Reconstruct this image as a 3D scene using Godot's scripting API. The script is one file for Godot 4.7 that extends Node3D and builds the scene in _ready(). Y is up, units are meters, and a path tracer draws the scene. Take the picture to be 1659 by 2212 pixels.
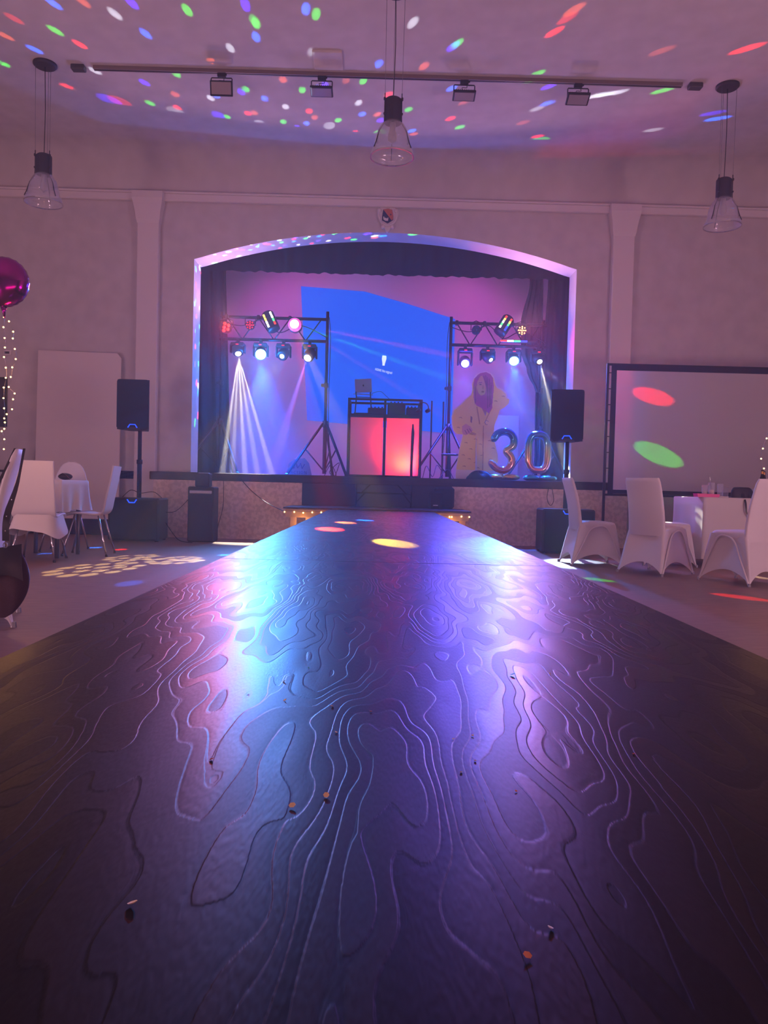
extends Node3D
# A hall with a catwalk leading to a stage set up for a party: trusses with effect lights, DJ desk, haze.

const EYE := 0.82
const CEIL := 5.77
const STAGE := 0.98
const WALL := -12.0
const DECK := 0.51

const DOTS := [
[-3.50,5.77,-8.24,0,1.0],[-3.18,5.77,-8.19,5,1.0],[-2.91,5.77,-8.39,4,1.0],[-2.67,5.77,-8.19,3,1.0],[-2.12,5.77,-8.29,1,1.0],[-1.49,5.77,-8.17,3,1.0],[-1.43,5.77,-8.48,1,1.0],[-0.87,5.77,-8.21,0,1.0],[-0.77,5.77,-8.29,1,1.0],[-3.68,5.77,-8.73,1,1.0],[-2.69,5.77,-8.74,0,1.0],[-1.47,5.77,-8.74,0,1.0],[-4.30,5.77,-8.86,5,1.0],[-4.08,5.77,-9.12,0,1.0],[-3.51,5.77,-8.99,2,1.0],[-1.80,5.77,-8.97,4,1.0],[-0.88,5.77,-9.00,4,0.5],[-2.08,5.77,-9.23,5,1.0],[-4.61,5.77,-9.44,1,1.0],[-3.54,5.77,-9.55,4,1.0],[-0.11,5.77,-9.21,0,1.0],[-2.57,5.77,-9.57,1,1.0],[-4.04,5.77,-9.93,2,1.0],[-3.02,5.77,-9.79,3,1.0],[-1.28,5.77,-9.62,5,1.0],[-0.51,5.77,-9.60,5,0.6],[-0.30,5.77,-9.60,1,1.0],[-4.57,5.77,-10.24,4,1.0],[-1.85,5.77,-9.95,3,1.0],[-1.78,5.77,-9.88,1,1.0],[-2.27,5.77,-10.13,4,1.0],[-2.19,5.77,-10.06,0,1.0],[-1.57,5.77,-10.10,0,1.0],[-1.07,5.77,-9.86,1,1.0],[-2.71,5.77,-10.06,5,1.0],[-0.78,5.77,-9.73,3,1.0],[-0.89,5.77,-9.80,0,0.7],[-3.10,5.77,-10.31,1,1.0],[-2.77,5.77,-10.41,2,1.0],[-3.45,5.77,-10.49,0,1.0],[-1.33,5.77,-10.30,4,1.0],[-1.03,5.77,-10.40,2,1.0],[-0.37,5.77,-10.14,4,1.0],[-0.33,5.77,-10.44,0,1.0],[-0.13,5.77,-10.44,5,1.0],[-0.09,5.77,-10.60,3,1.0],[-0.66,5.77,-10.63,1,1.0],[-0.97,5.77,-10.57,5,1.0],[-1.10,5.77,-10.75,0,1.0],[-1.24,5.77,-10.87,3,1.0],[-1.41,5.77,-10.72,1,1.0],[-1.79,5.77,-10.82,0,1.0],[-1.86,5.77,-10.51,2,1.0],[-1.77,5.77,-10.49,5,1.0],[-2.16,5.77,-10.63,1,1.0],[-2.51,5.77,-10.75,0,1.0],[-3.67,5.77,-10.57,3,0.6],[-3.47,5.77,-10.59,5,0.6],[-2.29,5.77,-10.81,3,0.6],[-0.84,5.77,-11.00,4,1.0],[-0.44,5.77,-10.97,2,1.0],[0.25,5.77,-8.39,4,1.0],[0.72,5.77,-8.81,3,1.0],[0.76,5.77,-8.75,1,1.0],[0.42,5.77,-9.23,5,1.0],[1.78,5.77,-8.48,2,1.0],[1.89,5.77,-8.09,5,1.0],[1.86,5.77,-8.23,2,0.5],[3.05,5.77,-8.77,5,0.5],[3.96,5.77,-8.68,2,1.0],[1.77,5.77,-9.32,1,1.0],[0.79,5.77,-9.71,0,1.0],[1.97,5.77,-9.60,3,1.0],[2.04,5.77,-10.01,0,1.0],[1.94,5.77,-10.16,4,0.7],[0.98,5.77,-10.05,5,0.6],[0.85,5.77,-10.49,2,1.0],[1.00,5.77,-10.73,1,1.0],[0.28,5.77,-10.28,1,1.0],[0.01,5.77,-9.91,2,1.0],[0.35,5.77,-10.88,0,1.0],[0.38,5.77,-10.98,5,1.0],[1.83,5.77,-10.55,5,0.6],[2.11,5.77,-10.94,2,1.0],[3.37,5.77,-9.62,1,1.0],[2.61,5.77,-9.78,4,1.6],[2.72,5.77,-9.74,4,1.6],[2.85,5.77,-9.69,4,1.0],[4.34,5.77,-10.28,0,1.0],[4.22,5.77,-10.14,3,0.4],[3.62,5.77,-10.65,4,0.5],[-1.45,5.77,-8.43,1,0.5],[-4.04,5.77,-8.53,2,0.4],[-2.70,4.31,-12.08,2,1.0],[-2.48,4.38,-12.20,0,1.0],[-2.39,4.40,-12.09,1,1.0],[-2.68,4.32,-12.42,1,1.0],[-2.57,4.35,-12.39,3,1.0],[-2.32,4.42,-11.97,3,1.0],[-2.28,4.43,-11.97,2,1.0],[-2.40,4.40,-12.48,2,1.0],[-2.19,4.45,-12.14,2,1.0],[-2.08,4.48,-12.23,0,1.0],[-2.05,4.49,-11.99,4,1.0],[-1.96,4.51,-12.14,1,1.0],[-2.29,4.43,-12.40,4,1.0],[-2.15,4.47,-12.46,4,0.5],[-1.83,4.54,-11.97,3,1.0],[-1.83,4.54,-12.07,2,1.0],[-1.78,4.55,-12.13,2,1.0],[-1.73,4.56,-12.22,0,1.0],[-1.60,4.58,-12.02,4,1.0],[-1.59,4.58,-12.15,1,1.0],[-1.64,4.57,-12.40,2,1.0],[-1.56,4.59,-12.32,3,1.0],[-1.39,4.62,-12.07,2,1.0],[-1.40,4.62,-12.18,0,1.0],[-1.35,4.62,-12.37,4,1.0],[-1.21,4.64,-12.11,1,1.0],[-1.13,4.65,-11.95,4,1.0],[-1.14,4.65,-12.38,2,1.0],[-1.00,4.67,-12.07,0,1.0],[-1.03,4.67,-12.28,3,1.0],[-0.87,4.69,-12.32,4,1.0],[-0.76,4.69,-12.00,1,1.0],[-0.57,4.71,-12.24,2,1.0],[-0.47,4.72,-12.32,1,1.0],[-0.25,4.73,-12.06,3,1.0],[-0.14,4.73,-12.16,4,1.0],[-0.14,4.73,-12.24,5,1.0],[-0.02,4.73,-12.16,0,1.0],[0.44,4.72,-12.02,1,1.0],[-2.90,4.13,-12.12,0,1.0],[-2.90,4.22,-12.36,4,1.0],[-2.90,4.16,-12.47,2,1.0],[-2.90,3.89,-12.14,2,1.0],[-2.90,3.80,-12.27,2,0.5],[-2.90,3.65,-12.14,0,1.0],[-2.90,3.59,-12.08,1,1.0],[-2.90,3.59,-12.40,4,1.0],[-2.90,3.42,-12.20,2,1.0],[-2.90,3.41,-12.48,0,1.0],[-2.90,3.31,-12.42,1,1.0],[-2.90,3.19,-12.15,0,1.0],[-2.90,2.95,-12.17,2,1.0],[-2.90,3.04,-12.45,1,1.0],[-2.90,2.91,-12.50,0,1.0],[-2.90,2.68,-12.16,3,1.0],[-2.90,2.72,-12.40,1,1.0],[-2.90,2.40,-12.29,2,1.0],[-2.90,2.37,-12.40,4,1.0],[-2.90,2.25,-12.38,0,1.0],[-2.90,1.90,-12.42,2,1.0],[-2.90,1.77,-12.23,1,1.0],]
const HONEYCOMB := [[-2.88,-6.90],[-2.88,-7.19],[-2.83,-7.47],[-2.79,-6.71],[-2.64,-6.64],[-2.66,-6.99],[-2.74,-7.26],[-2.49,-6.73],[-2.51,-7.05],[-2.59,-7.32],[-2.68,-7.59],[-2.37,-6.97],[-2.43,-7.35],[-2.49,-7.54],[-2.55,-7.75],[-2.31,-7.27],[-2.31,-7.55],[-2.45,-7.78],[-2.55,-8.00],[-2.68,-7.96],[-2.79,-8.08],[-2.83,-8.27],[-2.77,-8.48],[-2.69,-8.26],[-2.55,-8.19],[-2.56,-8.39],[-2.63,-8.60],[-2.44,-8.22],[-2.48,-8.44],[-2.32,-7.95],[-2.37,-8.16],[-2.52,-8.69],[-2.44,-8.57],[-2.23,-7.81],[-2.30,-8.26],[-2.17,-8.02],[-2.12,-7.82],[-2.24,-8.43],[-2.17,-8.24],[-2.10,-8.15],[-2.00,-7.89],[-2.16,-8.56],[-2.06,-8.36],[-2.01,-8.18],[-2.04,-8.56],[-1.91,-8.05],[-1.94,-8.27],[-1.95,-8.46],[-1.86,-8.21],]
const DOT_COLORS := [Color(0.0, 0.36, 1.0), Color(0.25, 1.0, 0.25), Color(1.0, 0.12, 0.06), Color(0.22, 0.08, 1.0), Color(0.9, 0.92, 1.0), Color(1.0, 0.4, 0.2)]

var M := {}
var taken := {}
var rng := RandomNumberGenerator.new()


# ---------------------------------------------------------------- helpers

func numbered(called):
	taken[called] = taken.get(called, -1) + 1
	return called if taken[called] == 0 else "%s_%03d" % [called, taken[called]]

func thing(called, label, category, at = Vector3.ZERO, turn = 0.0, group = ""):
	var o = Node3D.new()
	o.name = numbered(called)
	add_child(o)
	o.position = at
	o.rotation.y = turn
	tag(o, label, category, group)
	return o

func tag(o, label, category, group = ""):
	o.set_meta("label", label)
	o.set_meta("category", category)
	if group != "":
		o.set_meta("group", group)

func start():
	var st = SurfaceTool.new()
	st.begin(Mesh.PRIMITIVE_TRIANGLES)
	return st

func put(called, st, mat, parent = self):
	st.generate_normals()
	var o = MeshInstance3D.new()
	o.mesh = st.commit()
	o.material_override = mat
	o.name = numbered(called) if parent == self else called
	parent.add_child(o, true)
	return o

func structure(called, st, mat, parent = self):
	var o = put(called, st, mat, parent)
	if parent == self:
		o.set_meta("kind", "structure")
	return o

func share(called, mesh, mat, parent, xf):
	var o = MeshInstance3D.new()
	o.mesh = mesh
	o.material_override = mat
	o.name = called
	o.transform = xf
	parent.add_child(o, true)
	return o

func mat(called, color, rough = 0.7, metal = 0.0):
	var m = StandardMaterial3D.new()
	m.resource_name = called
	m.albedo_color = color
	m.roughness = rough
	m.metallic = metal
	M[called] = m
	return m

func glow(called, color, energy, base = Color(0.1, 0.1, 0.1)):
	var m = mat(called, base, 0.4)
	m.emission_enabled = true
	m.emission = color
	m.emission_energy_multiplier = energy
	return m

func noise_tex(seed_, freq, ramp = [], size = 512, normal = false, octaves = 4, bump = 4.0, kind = FastNoiseLite.TYPE_SIMPLEX_SMOOTH, wide = 0):
	var n = FastNoiseLite.new()
	n.seed = seed_
	n.noise_type = kind
	n.frequency = freq
	n.fractal_octaves = octaves
	var t = NoiseTexture2D.new()
	t.width = wide if wide else size
	t.height = size
	t.seamless = true
	t.noise = n
	if normal:
		t.as_normal_map = true
		t.bump_strength = bump
	if ramp.size():
		var g = Gradient.new()
		var offs = PackedFloat32Array()
		var cols = PackedColorArray()
		for r in ramp:
			offs.append(r[0])
			cols.append(r[1])
		g.offsets = offs
		g.colors = cols
		t.color_ramp = g
	return t

func tri(st, a, b, c, ua = Vector2.ZERO, ub = Vector2.ZERO, uc = Vector2.ZERO):
	st.set_uv(ua); st.add_vertex(a)
	st.set_uv(ub); st.add_vertex(b)
	st.set_uv(uc); st.add_vertex(c)

func quad(st, a, b, c, d):
	tri(st, a, b, c)
	tri(st, a, c, d)

# convex solid face from a fan of points, wound outward from the middle point m
func face(st, pts, m, uv_axis = -1):
	var n = (pts[1] - pts[0]).cross(pts[2] - pts[0])
	var outward = n.dot(pts[0] - m) > 0.0
	for i in range(1, pts.size() - 1):
		var a = pts[0]
		var b = pts[i + 1] if outward else pts[i]
		var c = pts[i] if outward else pts[i + 1]
		tri(st, a, b, c, uvof(a - m, n), uvof(b - m, n), uvof(c - m, n))

func uvof(p, n):
	var k = n.abs()
	if k.y >= k.x and k.y >= k.z:
		return Vector2(p.x, p.z)
	if k.x >= k.z:
		return Vector2(p.z, p.y)
	return Vector2(p.x, p.y)

# bevelled box
func bx(st, c, s, b = 0.0, basis = Basis()):
	st.set_smooth_group(-1)
	var h = s / 2.0
	b = minf(b, minf(h.x, minf(h.y, h.z)) * 0.9)
	var corner = func(i, axis):
		var sg = Vector3(1 if i & 1 else -1, 1 if i & 2 else -1, 1 if i & 4 else -1)
		var p = Vector3(h.x - b, h.y - b, h.z - b)
		if axis == 0: p.x = h.x
		elif axis == 1: p.y = h.y
		elif axis == 2: p.z = h.z
		return c + basis * (p * sg)
	for axis in 3:
		var u = 1 << ((axis + 1) % 3)
		var v = 1 << ((axis + 2) % 3)
		for side in 2:
			var o = (1 << axis) if side else 0
			face(st, [corner.call(o, axis), corner.call(o | u, axis), corner.call(o | u | v, axis), corner.call(o | v, axis)], c)
	if b <= 0.0:
		return
	for axis in 3:  # edges along axis
		var a1 = (axis + 1) % 3
		var a2 = (axis + 2) % 3
		for k in 4:
			var o = ((1 << a1) if k & 1 else 0) | ((1 << a2) if k & 2 else 0)
			var e = o | (1 << axis)
			face(st, [corner.call(o, a1), corner.call(e, a1), corner.call(e, a2), corner.call(o, a2)], c)
	for i in 8:
		face(st, [corner.call(i, 0), corner.call(i, 1), corner.call(i, 2)], c)

func frame_of(d):
	d = d.normalized()
	var up = Vector3.UP if absf(d.y) < 0.95 else Vector3.RIGHT
	var x = up.cross(d).normalized()
	return Basis(x, d.cross(x).normalized(), d)

# swept round tube; r a number or an array of radii
func tube(st, pts, r, n = 8, closed = false, cap = true, tint = null):
	st.set_smooth_group(0)
	var rings = []
	var m = pts.size()
	var prev = Basis()
	for i in m:
		var d
		if closed:
			d = pts[(i + 1) % m] - pts[(i - 1 + m) % m]
		else:
			d = pts[mini(i + 1, m - 1)] - pts[maxi(i - 1, 0)]
		d = d.normalized()
		var x
		if i == 0:
			x = frame_of(d).x
		else:
			x = (prev.x - d * prev.x.dot(d)).normalized()
		prev = Basis(x, d.cross(x), d)
		var rad = r[i] if r is Array else r
		var ring = []
		for k in n:
			var a = TAU * k / n
			ring.append(pts[i] + (prev.x * cos(a) + prev.y * sin(a)) * rad)
		rings.append(ring)
	for i in (m if closed else m - 1):
		var A = rings[i]
		var B = rings[(i + 1) % m]
		for k in n:
			var l = (k + 1) % n
			for p in [A[k], B[k], B[l], A[k], B[l], A[l]]:
				if tint != null:
					st.set_color(tint.call(p))
				st.set_uv(Vector2.ZERO)
				st.add_vertex(p)
	if cap and not closed:
		for e in [0, m - 1]:
			for k in range(1, n - 1):
				var t = [rings[e][0], rings[e][k], rings[e][k + 1]]
				if e:
					t = [t[0], t[2], t[1]]
				for p in t:
					if tint != null:
						st.set_color(tint.call(p))
					st.set_uv(Vector2.ZERO)
					st.add_vertex(p)

# turned profile: list of (radius, height), round y of xf
func lathe(st, prof, xf = Transform3D(), n = 24, smooth = 0):
	st.set_smooth_group(smooth)
	for i in prof.size() - 1:
		for k in n:
			var a = TAU * k / n
			var b = TAU * (k + 1) / n
			var p = func(q, ang): return xf * Vector3(q.x * cos(ang), q.y, q.x * sin(ang))
			var A = p.call(prof[i], a)
			var B = p.call(prof[i], b)
			var C = p.call(prof[i + 1], b)
			var D = p.call(prof[i + 1], a)
			if prof[i].x > 0.0: tri(st, A, B, C)
			if prof[i + 1].x > 0.0: tri(st, A, C, D)

# polygon in x,y pushed out along z
func prism(st, poly, z0, z1, xf = Transform3D()):
	st.set_smooth_group(-1)
	var p = PackedVector2Array(poly)
	if not Geometry2D.is_polygon_clockwise(p):
		p.reverse()
	var idx = Geometry2D.triangulate_polygon(p)
	for i in range(0, idx.size(), 3):
		var q = [p[idx[i]], p[idx[i + 1]], p[idx[i + 2]]]
		if (q[1] - q[0]).cross(q[2] - q[0]) > 0.0:
			q = [q[0], q[2], q[1]]
		var f = func(v, z): return xf * Vector3(v.x, v.y, z)
		tri(st, f.call(q[0], z1), f.call(q[1], z1), f.call(q[2], z1), q[0], q[1], q[2])
		tri(st, f.call(q[0], z0), f.call(q[2], z0), f.call(q[1], z0), q[0], q[2], q[1])
	for i in p.size():
		var a = p[i]
		var b = p[(i + 1) % p.size()]
		quad(st, xf * Vector3(a.x, a.y, z0), xf * Vector3(b.x, b.y, z0), xf * Vector3(b.x, b.y, z1), xf * Vector3(a.x, a.y, z1))

func blob(st, c, r, n = 16, rings = 10):
	var prof = []
	for i in rings + 1:
		var a = PI * i / rings
		prof.append(Vector2(maxf(sin(a), 0.0) if i > 0 and i < rings else 0.0, -cos(a)))
	lathe(st, prof, Transform3D(Basis.from_scale(r), c), n)

func curve(pts, steps = 8):
	var c = []
	var m = pts.size()
	for i in m - 1:
		var a = pts[maxi(i - 1, 0)]
		var b = pts[i]
		var d = pts[i + 1]
		var e = pts[mini(i + 2, m - 1)]
		for k in steps:
			var t = float(k) / steps
			c.append(b.cubic_interpolate(d, a, e, t))
	c.append(pts[m - 1])
	return c

# surface from a grid of points [row][column]
func sheet(st, rows, smooth = 0, flip = false):
	st.set_smooth_group(smooth)
	for i in rows.size() - 1:
		for k in rows[i].size() - 1:
			var A = rows[i][k]; var B = rows[i][k + 1]; var C = rows[i + 1][k + 1]; var D = rows[i + 1][k]
			if flip:
				quad(st, A, D, C, B)
			else:
				quad(st, A, B, C, D)

func spot(parent, called, at, to, color, energy, half, blend = 0.3, size = 0.01):
	var l = SpotLight3D.new()
	l.name = called
	parent.add_child(l, true)
	l.light_color = color
	l.light_energy = energy
	l.spot_angle = half
	l.spot_angle_attenuation = blend
	l.spot_range = 60.0
	l.spot_attenuation = 2.0
	l.light_size = size
	l.shadow_enabled = true
	var d = (to - at).normalized()
	var b = Basis.looking_at(d, Vector3.UP if absf(d.y) < 0.98 else Vector3.RIGHT)
	l.transform = parent.transform.affine_inverse() * Transform3D(b, at) if parent != self else Transform3D(b, at)
	return l

func omni(parent, called, at, color, energy, size = 0.03):
	var l = OmniLight3D.new()
	l.name = called
	parent.add_child(l, true)
	l.light_color = color
	l.light_energy = energy
	l.omni_range = 40.0
	l.omni_attenuation = 2.0
	l.light_size = size
	l.shadow_enabled = true
	l.position = parent.transform.affine_inverse() * at if parent != self else at
	return l

func along(d, at = Vector3.ZERO):   # transform whose y axis points along d
	var f = frame_of(d)
	return Transform3D(Basis(f.x, f.z, f.x.cross(f.z)), at)

# ---------------------------------------------------------------- scene

func _ready():
	rng.seed = 7
	# camera: low, just above the catwalk
	var cam = Camera3D.new()
	cam.name = "camera"
	add_child(cam)
	cam.position = Vector3(0, EYE, 0)
	cam.rotation_degrees = Vector3(-1.8, -0.5, 1.42)
	cam.fov = 66.99
	cam.near = 0.05
	cam.far = 80.0
	cam.current = true
	# air: no sky in this closed hall, thin haze from the hazer
	var env = Environment.new()
	env.background_mode = Environment.BG_COLOR
	env.background_color = Color.BLACK
	env.tonemap_mode = Environment.TONE_MAPPER_LINEAR
	env.tonemap_exposure = 1.0
	env.sdfgi_enabled = true
	env.ssao_enabled = true
	env.ssil_enabled = true
	env.volumetric_fog_enabled = true
	env.volumetric_fog_density = 0.011
	env.volumetric_fog_albedo = Color(1, 1, 1)
	env.volumetric_fog_anisotropy = 0.35
	var we = WorldEnvironment.new()
	we.name = "world"
	we.environment = env
	add_child(we)
	materials()
	added_hall_lights()
	shell()
	stage_dressing()
	catwalk()
	trusses()
	desk()
	stage_props()
	sound()
	ceiling_fittings()
	right_side()
	left_side()
	confetti()

func materials():
	var m = mat("plaster", Color(0.83, 0.80, 0.79), 0.92)
	m.albedo_texture = noise_tex(3, 0.02, [[0.0, Color(0.93, 0.93, 0.93)], [1.0, Color(1, 1, 1)]], 256)
	m.uv1_triplanar = true
	m.uv1_world_triplanar = true
	m.uv1_scale = Vector3(0.5, 0.5, 0.5)
	mat("plaster_trim", Color(0.88, 0.85, 0.84), 0.8)
	m = mat("wallpaper", Color(0.95, 0.86, 0.79), 0.85)
	m.albedo_texture = noise_tex(9, 0.035, [[0.0, Color(0.89, 0.88, 0.87)], [0.42, Color(0.91, 0.90, 0.89)], [0.56, Color(0.98, 0.98, 0.98)], [1.0, Color(1, 0.99, 0.98)]], 512, false, 3)
	m.uv1_triplanar = true
	m.uv1_world_triplanar = true
	m.uv1_scale = Vector3(0.7, 0.7, 0.7)
	m = mat("laminate", Color(0.62, 0.48, 0.38), 0.45)
	m.albedo_texture = noise_tex(12, 0.03, [[0.0, Color(0.70, 0.68, 0.66)], [0.5, Color(0.88, 0.87, 0.86)], [1.0, Color(1, 1, 1)]], 512, false, 5)
	m.uv1_triplanar = true
	m.uv1_world_triplanar = true
	m.uv1_scale = Vector3(0.25, 1, 4.0)
	m = mat("stage_wood", Color(0.20, 0.17, 0.16), 0.55)
	m = mat("lip_wood", Color(0.22, 0.17, 0.15), 0.5)
	m.albedo_texture = noise_tex(14, 0.02, [[0.0, Color(0.5, 0.5, 0.5)], [1.0, Color(1, 1, 1)]], 256)
	m.uv1_triplanar = true
	m.uv1_scale = Vector3(0.3, 4, 4)
	m = mat("black_cloth", Color(0.14, 0.145, 0.18), 0.95)
	m = mat("backdrop_cloth", Color(0.86, 0.84, 0.85), 0.9)
	mat("black_metal", Color(0.06, 0.06, 0.065), 0.42, 0.3)
	mat("black_plastic", Color(0.05, 0.05, 0.055), 0.5)
	mat("grille", Color(0.025, 0.025, 0.03), 0.9)
	mat("chrome", Color(0.82, 0.82, 0.84), 0.18, 1.0)
	mat("brushed", Color(0.55, 0.55, 0.57), 0.4, 0.9)
	mat("grey_metal", Color(0.30, 0.29, 0.30), 0.45, 0.6)
	m = mat("white_stretch", Color(0.88, 0.87, 0.88), 0.6)
	m.rim_enabled = true
	m.rim = 0.3
	m.backlight_enabled = true
	m.backlight = Color(0.25, 0.25, 0.25)
	m = mat("table_cloth", Color(0.88, 0.87, 0.86), 0.8)
	m.backlight_enabled = true
	m.backlight = Color(0.2, 0.2, 0.2)
	mat("screen_cloth", Color(0.84, 0.82, 0.80), 0.75)
	mat("white_board", Color(0.88, 0.84, 0.82), 0.6)
	mat("pine", Color(0.62, 0.50, 0.40), 0.6)
	m = mat("clear_glass", Color(0.9, 0.92, 0.95, 0.12), 0.04)
	m.transparency = BaseMaterial3D.TRANSPARENCY_ALPHA
	m = mat("lamp_glass", Color(0.80, 0.80, 0.84, 0.15), 0.06)
	m.transparency = BaseMaterial3D.TRANSPARENCY_ALPHA
	m.metallic = 0.1
	mat("magenta_foil", Color(0.62, 0.03, 0.55), 0.16, 1.0)
	m = mat("rainbow_foil", Color(1, 1, 1), 0.12, 0.75)
	m.vertex_color_use_as_albedo = true
	mat("gold_foil", Color(0.90, 0.72, 0.36), 0.2, 0.75)
	mat("teal_foil", Color(0.20, 0.66, 0.74), 0.2, 0.75)
	mat("white_foil", Color(0.85, 0.87, 0.9), 0.3, 0.3)
	mat("leather", Color(0.09, 0.05, 0.055), 0.38)
	m = mat("sequin_cloth", Color(0.26, 0.10, 0.13), 0.4, 0.4)
	m.normal_enabled = true
	m.normal_texture = noise_tex(31, 0.2, [], 256, true, 2, 8.0)
	m.uv1_triplanar = true
	m.uv1_scale = Vector3(8, 8, 8)
	mat("pink_plastic", Color(0.90, 0.10, 0.55), 0.4)
	m = mat("brown_glass", Color(0.10, 0.05, 0.02), 0.08)
	mat("paper", Color(0.85, 0.83, 0.80), 0.8)
	mat("cable", Color(0.04, 0.04, 0.04), 0.6)
	mat("laptop_aluminium", Color(0.46, 0.48, 0.58), 0.5, 0.0)
	m = mat("desk_scrim", Color(0.88, 0.78, 0.77), 0.9)
	m.backlight_enabled = true
	m.backlight = Color(0.98, 0.95, 0.95)
	glow("warm_led", Color(1.0, 0.78, 0.42), 9.0, Color(0.9, 0.8, 0.6))
	glow("blue_led", Color(0.05, 0.25, 1.0), 3.0)
	glow("red_led", Color(1.0, 0.10, 0.12), 2.5)
	glow("red_bright", Color(1.0, 0.14, 0.08), 6.0)
	glow("amber_bright", Color(1.0, 0.62, 0.35), 5.0)
	glow("green_seg", Color(0.3, 1.0, 0.5), 2.0)
	glow("blue_seg", Color(0.1, 0.25, 1.0), 2.5)
	glow("yellow_seg", Color(1.0, 0.85, 0.3), 3.0)
	glow("white_seg", Color(1.0, 0.98, 0.92), 4.0)
	glow("red_seg", Color(1.0, 0.2, 0.1), 2.5)
	glow("white_lens", Color(1.0, 0.98, 0.92), 14.0)
	glow("cyan_lens", Color(0.55, 0.90, 1.0), 30.0)
	glow("violet_lens", Color(0.86, 0.80, 1.0), 20.0)
	glow("pink_core", Color(1.0, 0.85, 0.95), 6.0)
	glow("pink_shell", Color(1.0, 0.42, 0.80), 1.0, Color(0.5, 0.3, 0.5))
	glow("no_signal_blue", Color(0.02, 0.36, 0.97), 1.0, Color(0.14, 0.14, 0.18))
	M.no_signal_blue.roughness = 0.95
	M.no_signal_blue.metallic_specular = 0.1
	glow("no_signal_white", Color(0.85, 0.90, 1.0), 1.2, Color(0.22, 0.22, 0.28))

# unseen bar counter added behind the camera for its pink fill light
func added_hall_lights():
	var t = thing("added_bar_counter", "added unseen bar counter with glowing pink front as fill light behind the camera", "bar", Vector3(0, 0, 5.5))
	var st = start()
	bx(st, Vector3(0, 0.52, 0.1), Vector3(8.2, 1.04, 0.6), 0.01)
	put("body", st, M.stage_wood, t)
	st = start()
	bx(st, Vector3(0, 1.07, 0.05), Vector3(8.4, 0.05, 0.8), 0.01)
	put("counter_top", st, M.lip_wood, t)
	st = start()
	bx(st, Vector3(0, 0.55, -0.215), Vector3(7.8, 0.8, 0.03), 0.004)
	put("lit_panel", st, glow("added_bar_panel", Color(1.0, 0.62, 0.66), 1.6, Color(0.8, 0.7, 0.7)), t)
	var l = AreaLight3D.new()
	l.name = "bar_fill_light"
	t.add_child(l)
	l.area_size = Vector2(7.8, 0.8)
	l.light_color = Color(1.0, 0.65, 0.68)
	l.light_energy = 9.0
	l.area_range = 60.0
	l.area_attenuation = 2.0
	l.shadow_enabled = true
	l.position = Vector3(0, 0.55, -0.24)
	# unseen pink strips added along both side walls to brighten the ceiling
	for s in [-1, 1]:
		var at = Vector3(6.36 * s, 0, -3.5)
		t = thing("added_wash_strip", "added unseen pink uplight strip at the foot of the side wall near the %s" % ("balloon" if s < 0 else "screen"), "lamp", at)
		var d = Vector3(-4.0 * s, 5.4, -2.0).normalized()
		var b = Basis.looking_at(d, Vector3.BACK)
		st = start()
		bx(st, Vector3(0, 0.05, 0), Vector3(0.2, 0.10, 6.0), 0.01)
		put("housing", st, M.black_metal, t)
		st = start()
		bx(st, Vector3(-0.01 * s, 0.11, 0), Vector3(0.14, 0.02, 5.9), 0.004)
		put("lens", st, glow("added_strip_lens", Color(1.0, 0.62, 0.68), 2.0), t)
		l = AreaLight3D.new()
		l.name = "strip_fill_light"
		t.add_child(l)
		l.area_size = Vector2(0.14, 5.9)
		l.light_color = Color(1.0, 0.76, 0.82)
		l.light_energy = 34.0
		l.area_range = 60.0
		l.area_attenuation = 2.0
		l.shadow_enabled = true
		l.transform = Transform3D(b, Vector3(-0.02 * s, 0.16, 0))

func arch_y(x):
	var r = 9.15
	return 4.73 - r + sqrt(r * r - (x - 0.04) * (x - 0.04))

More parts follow.
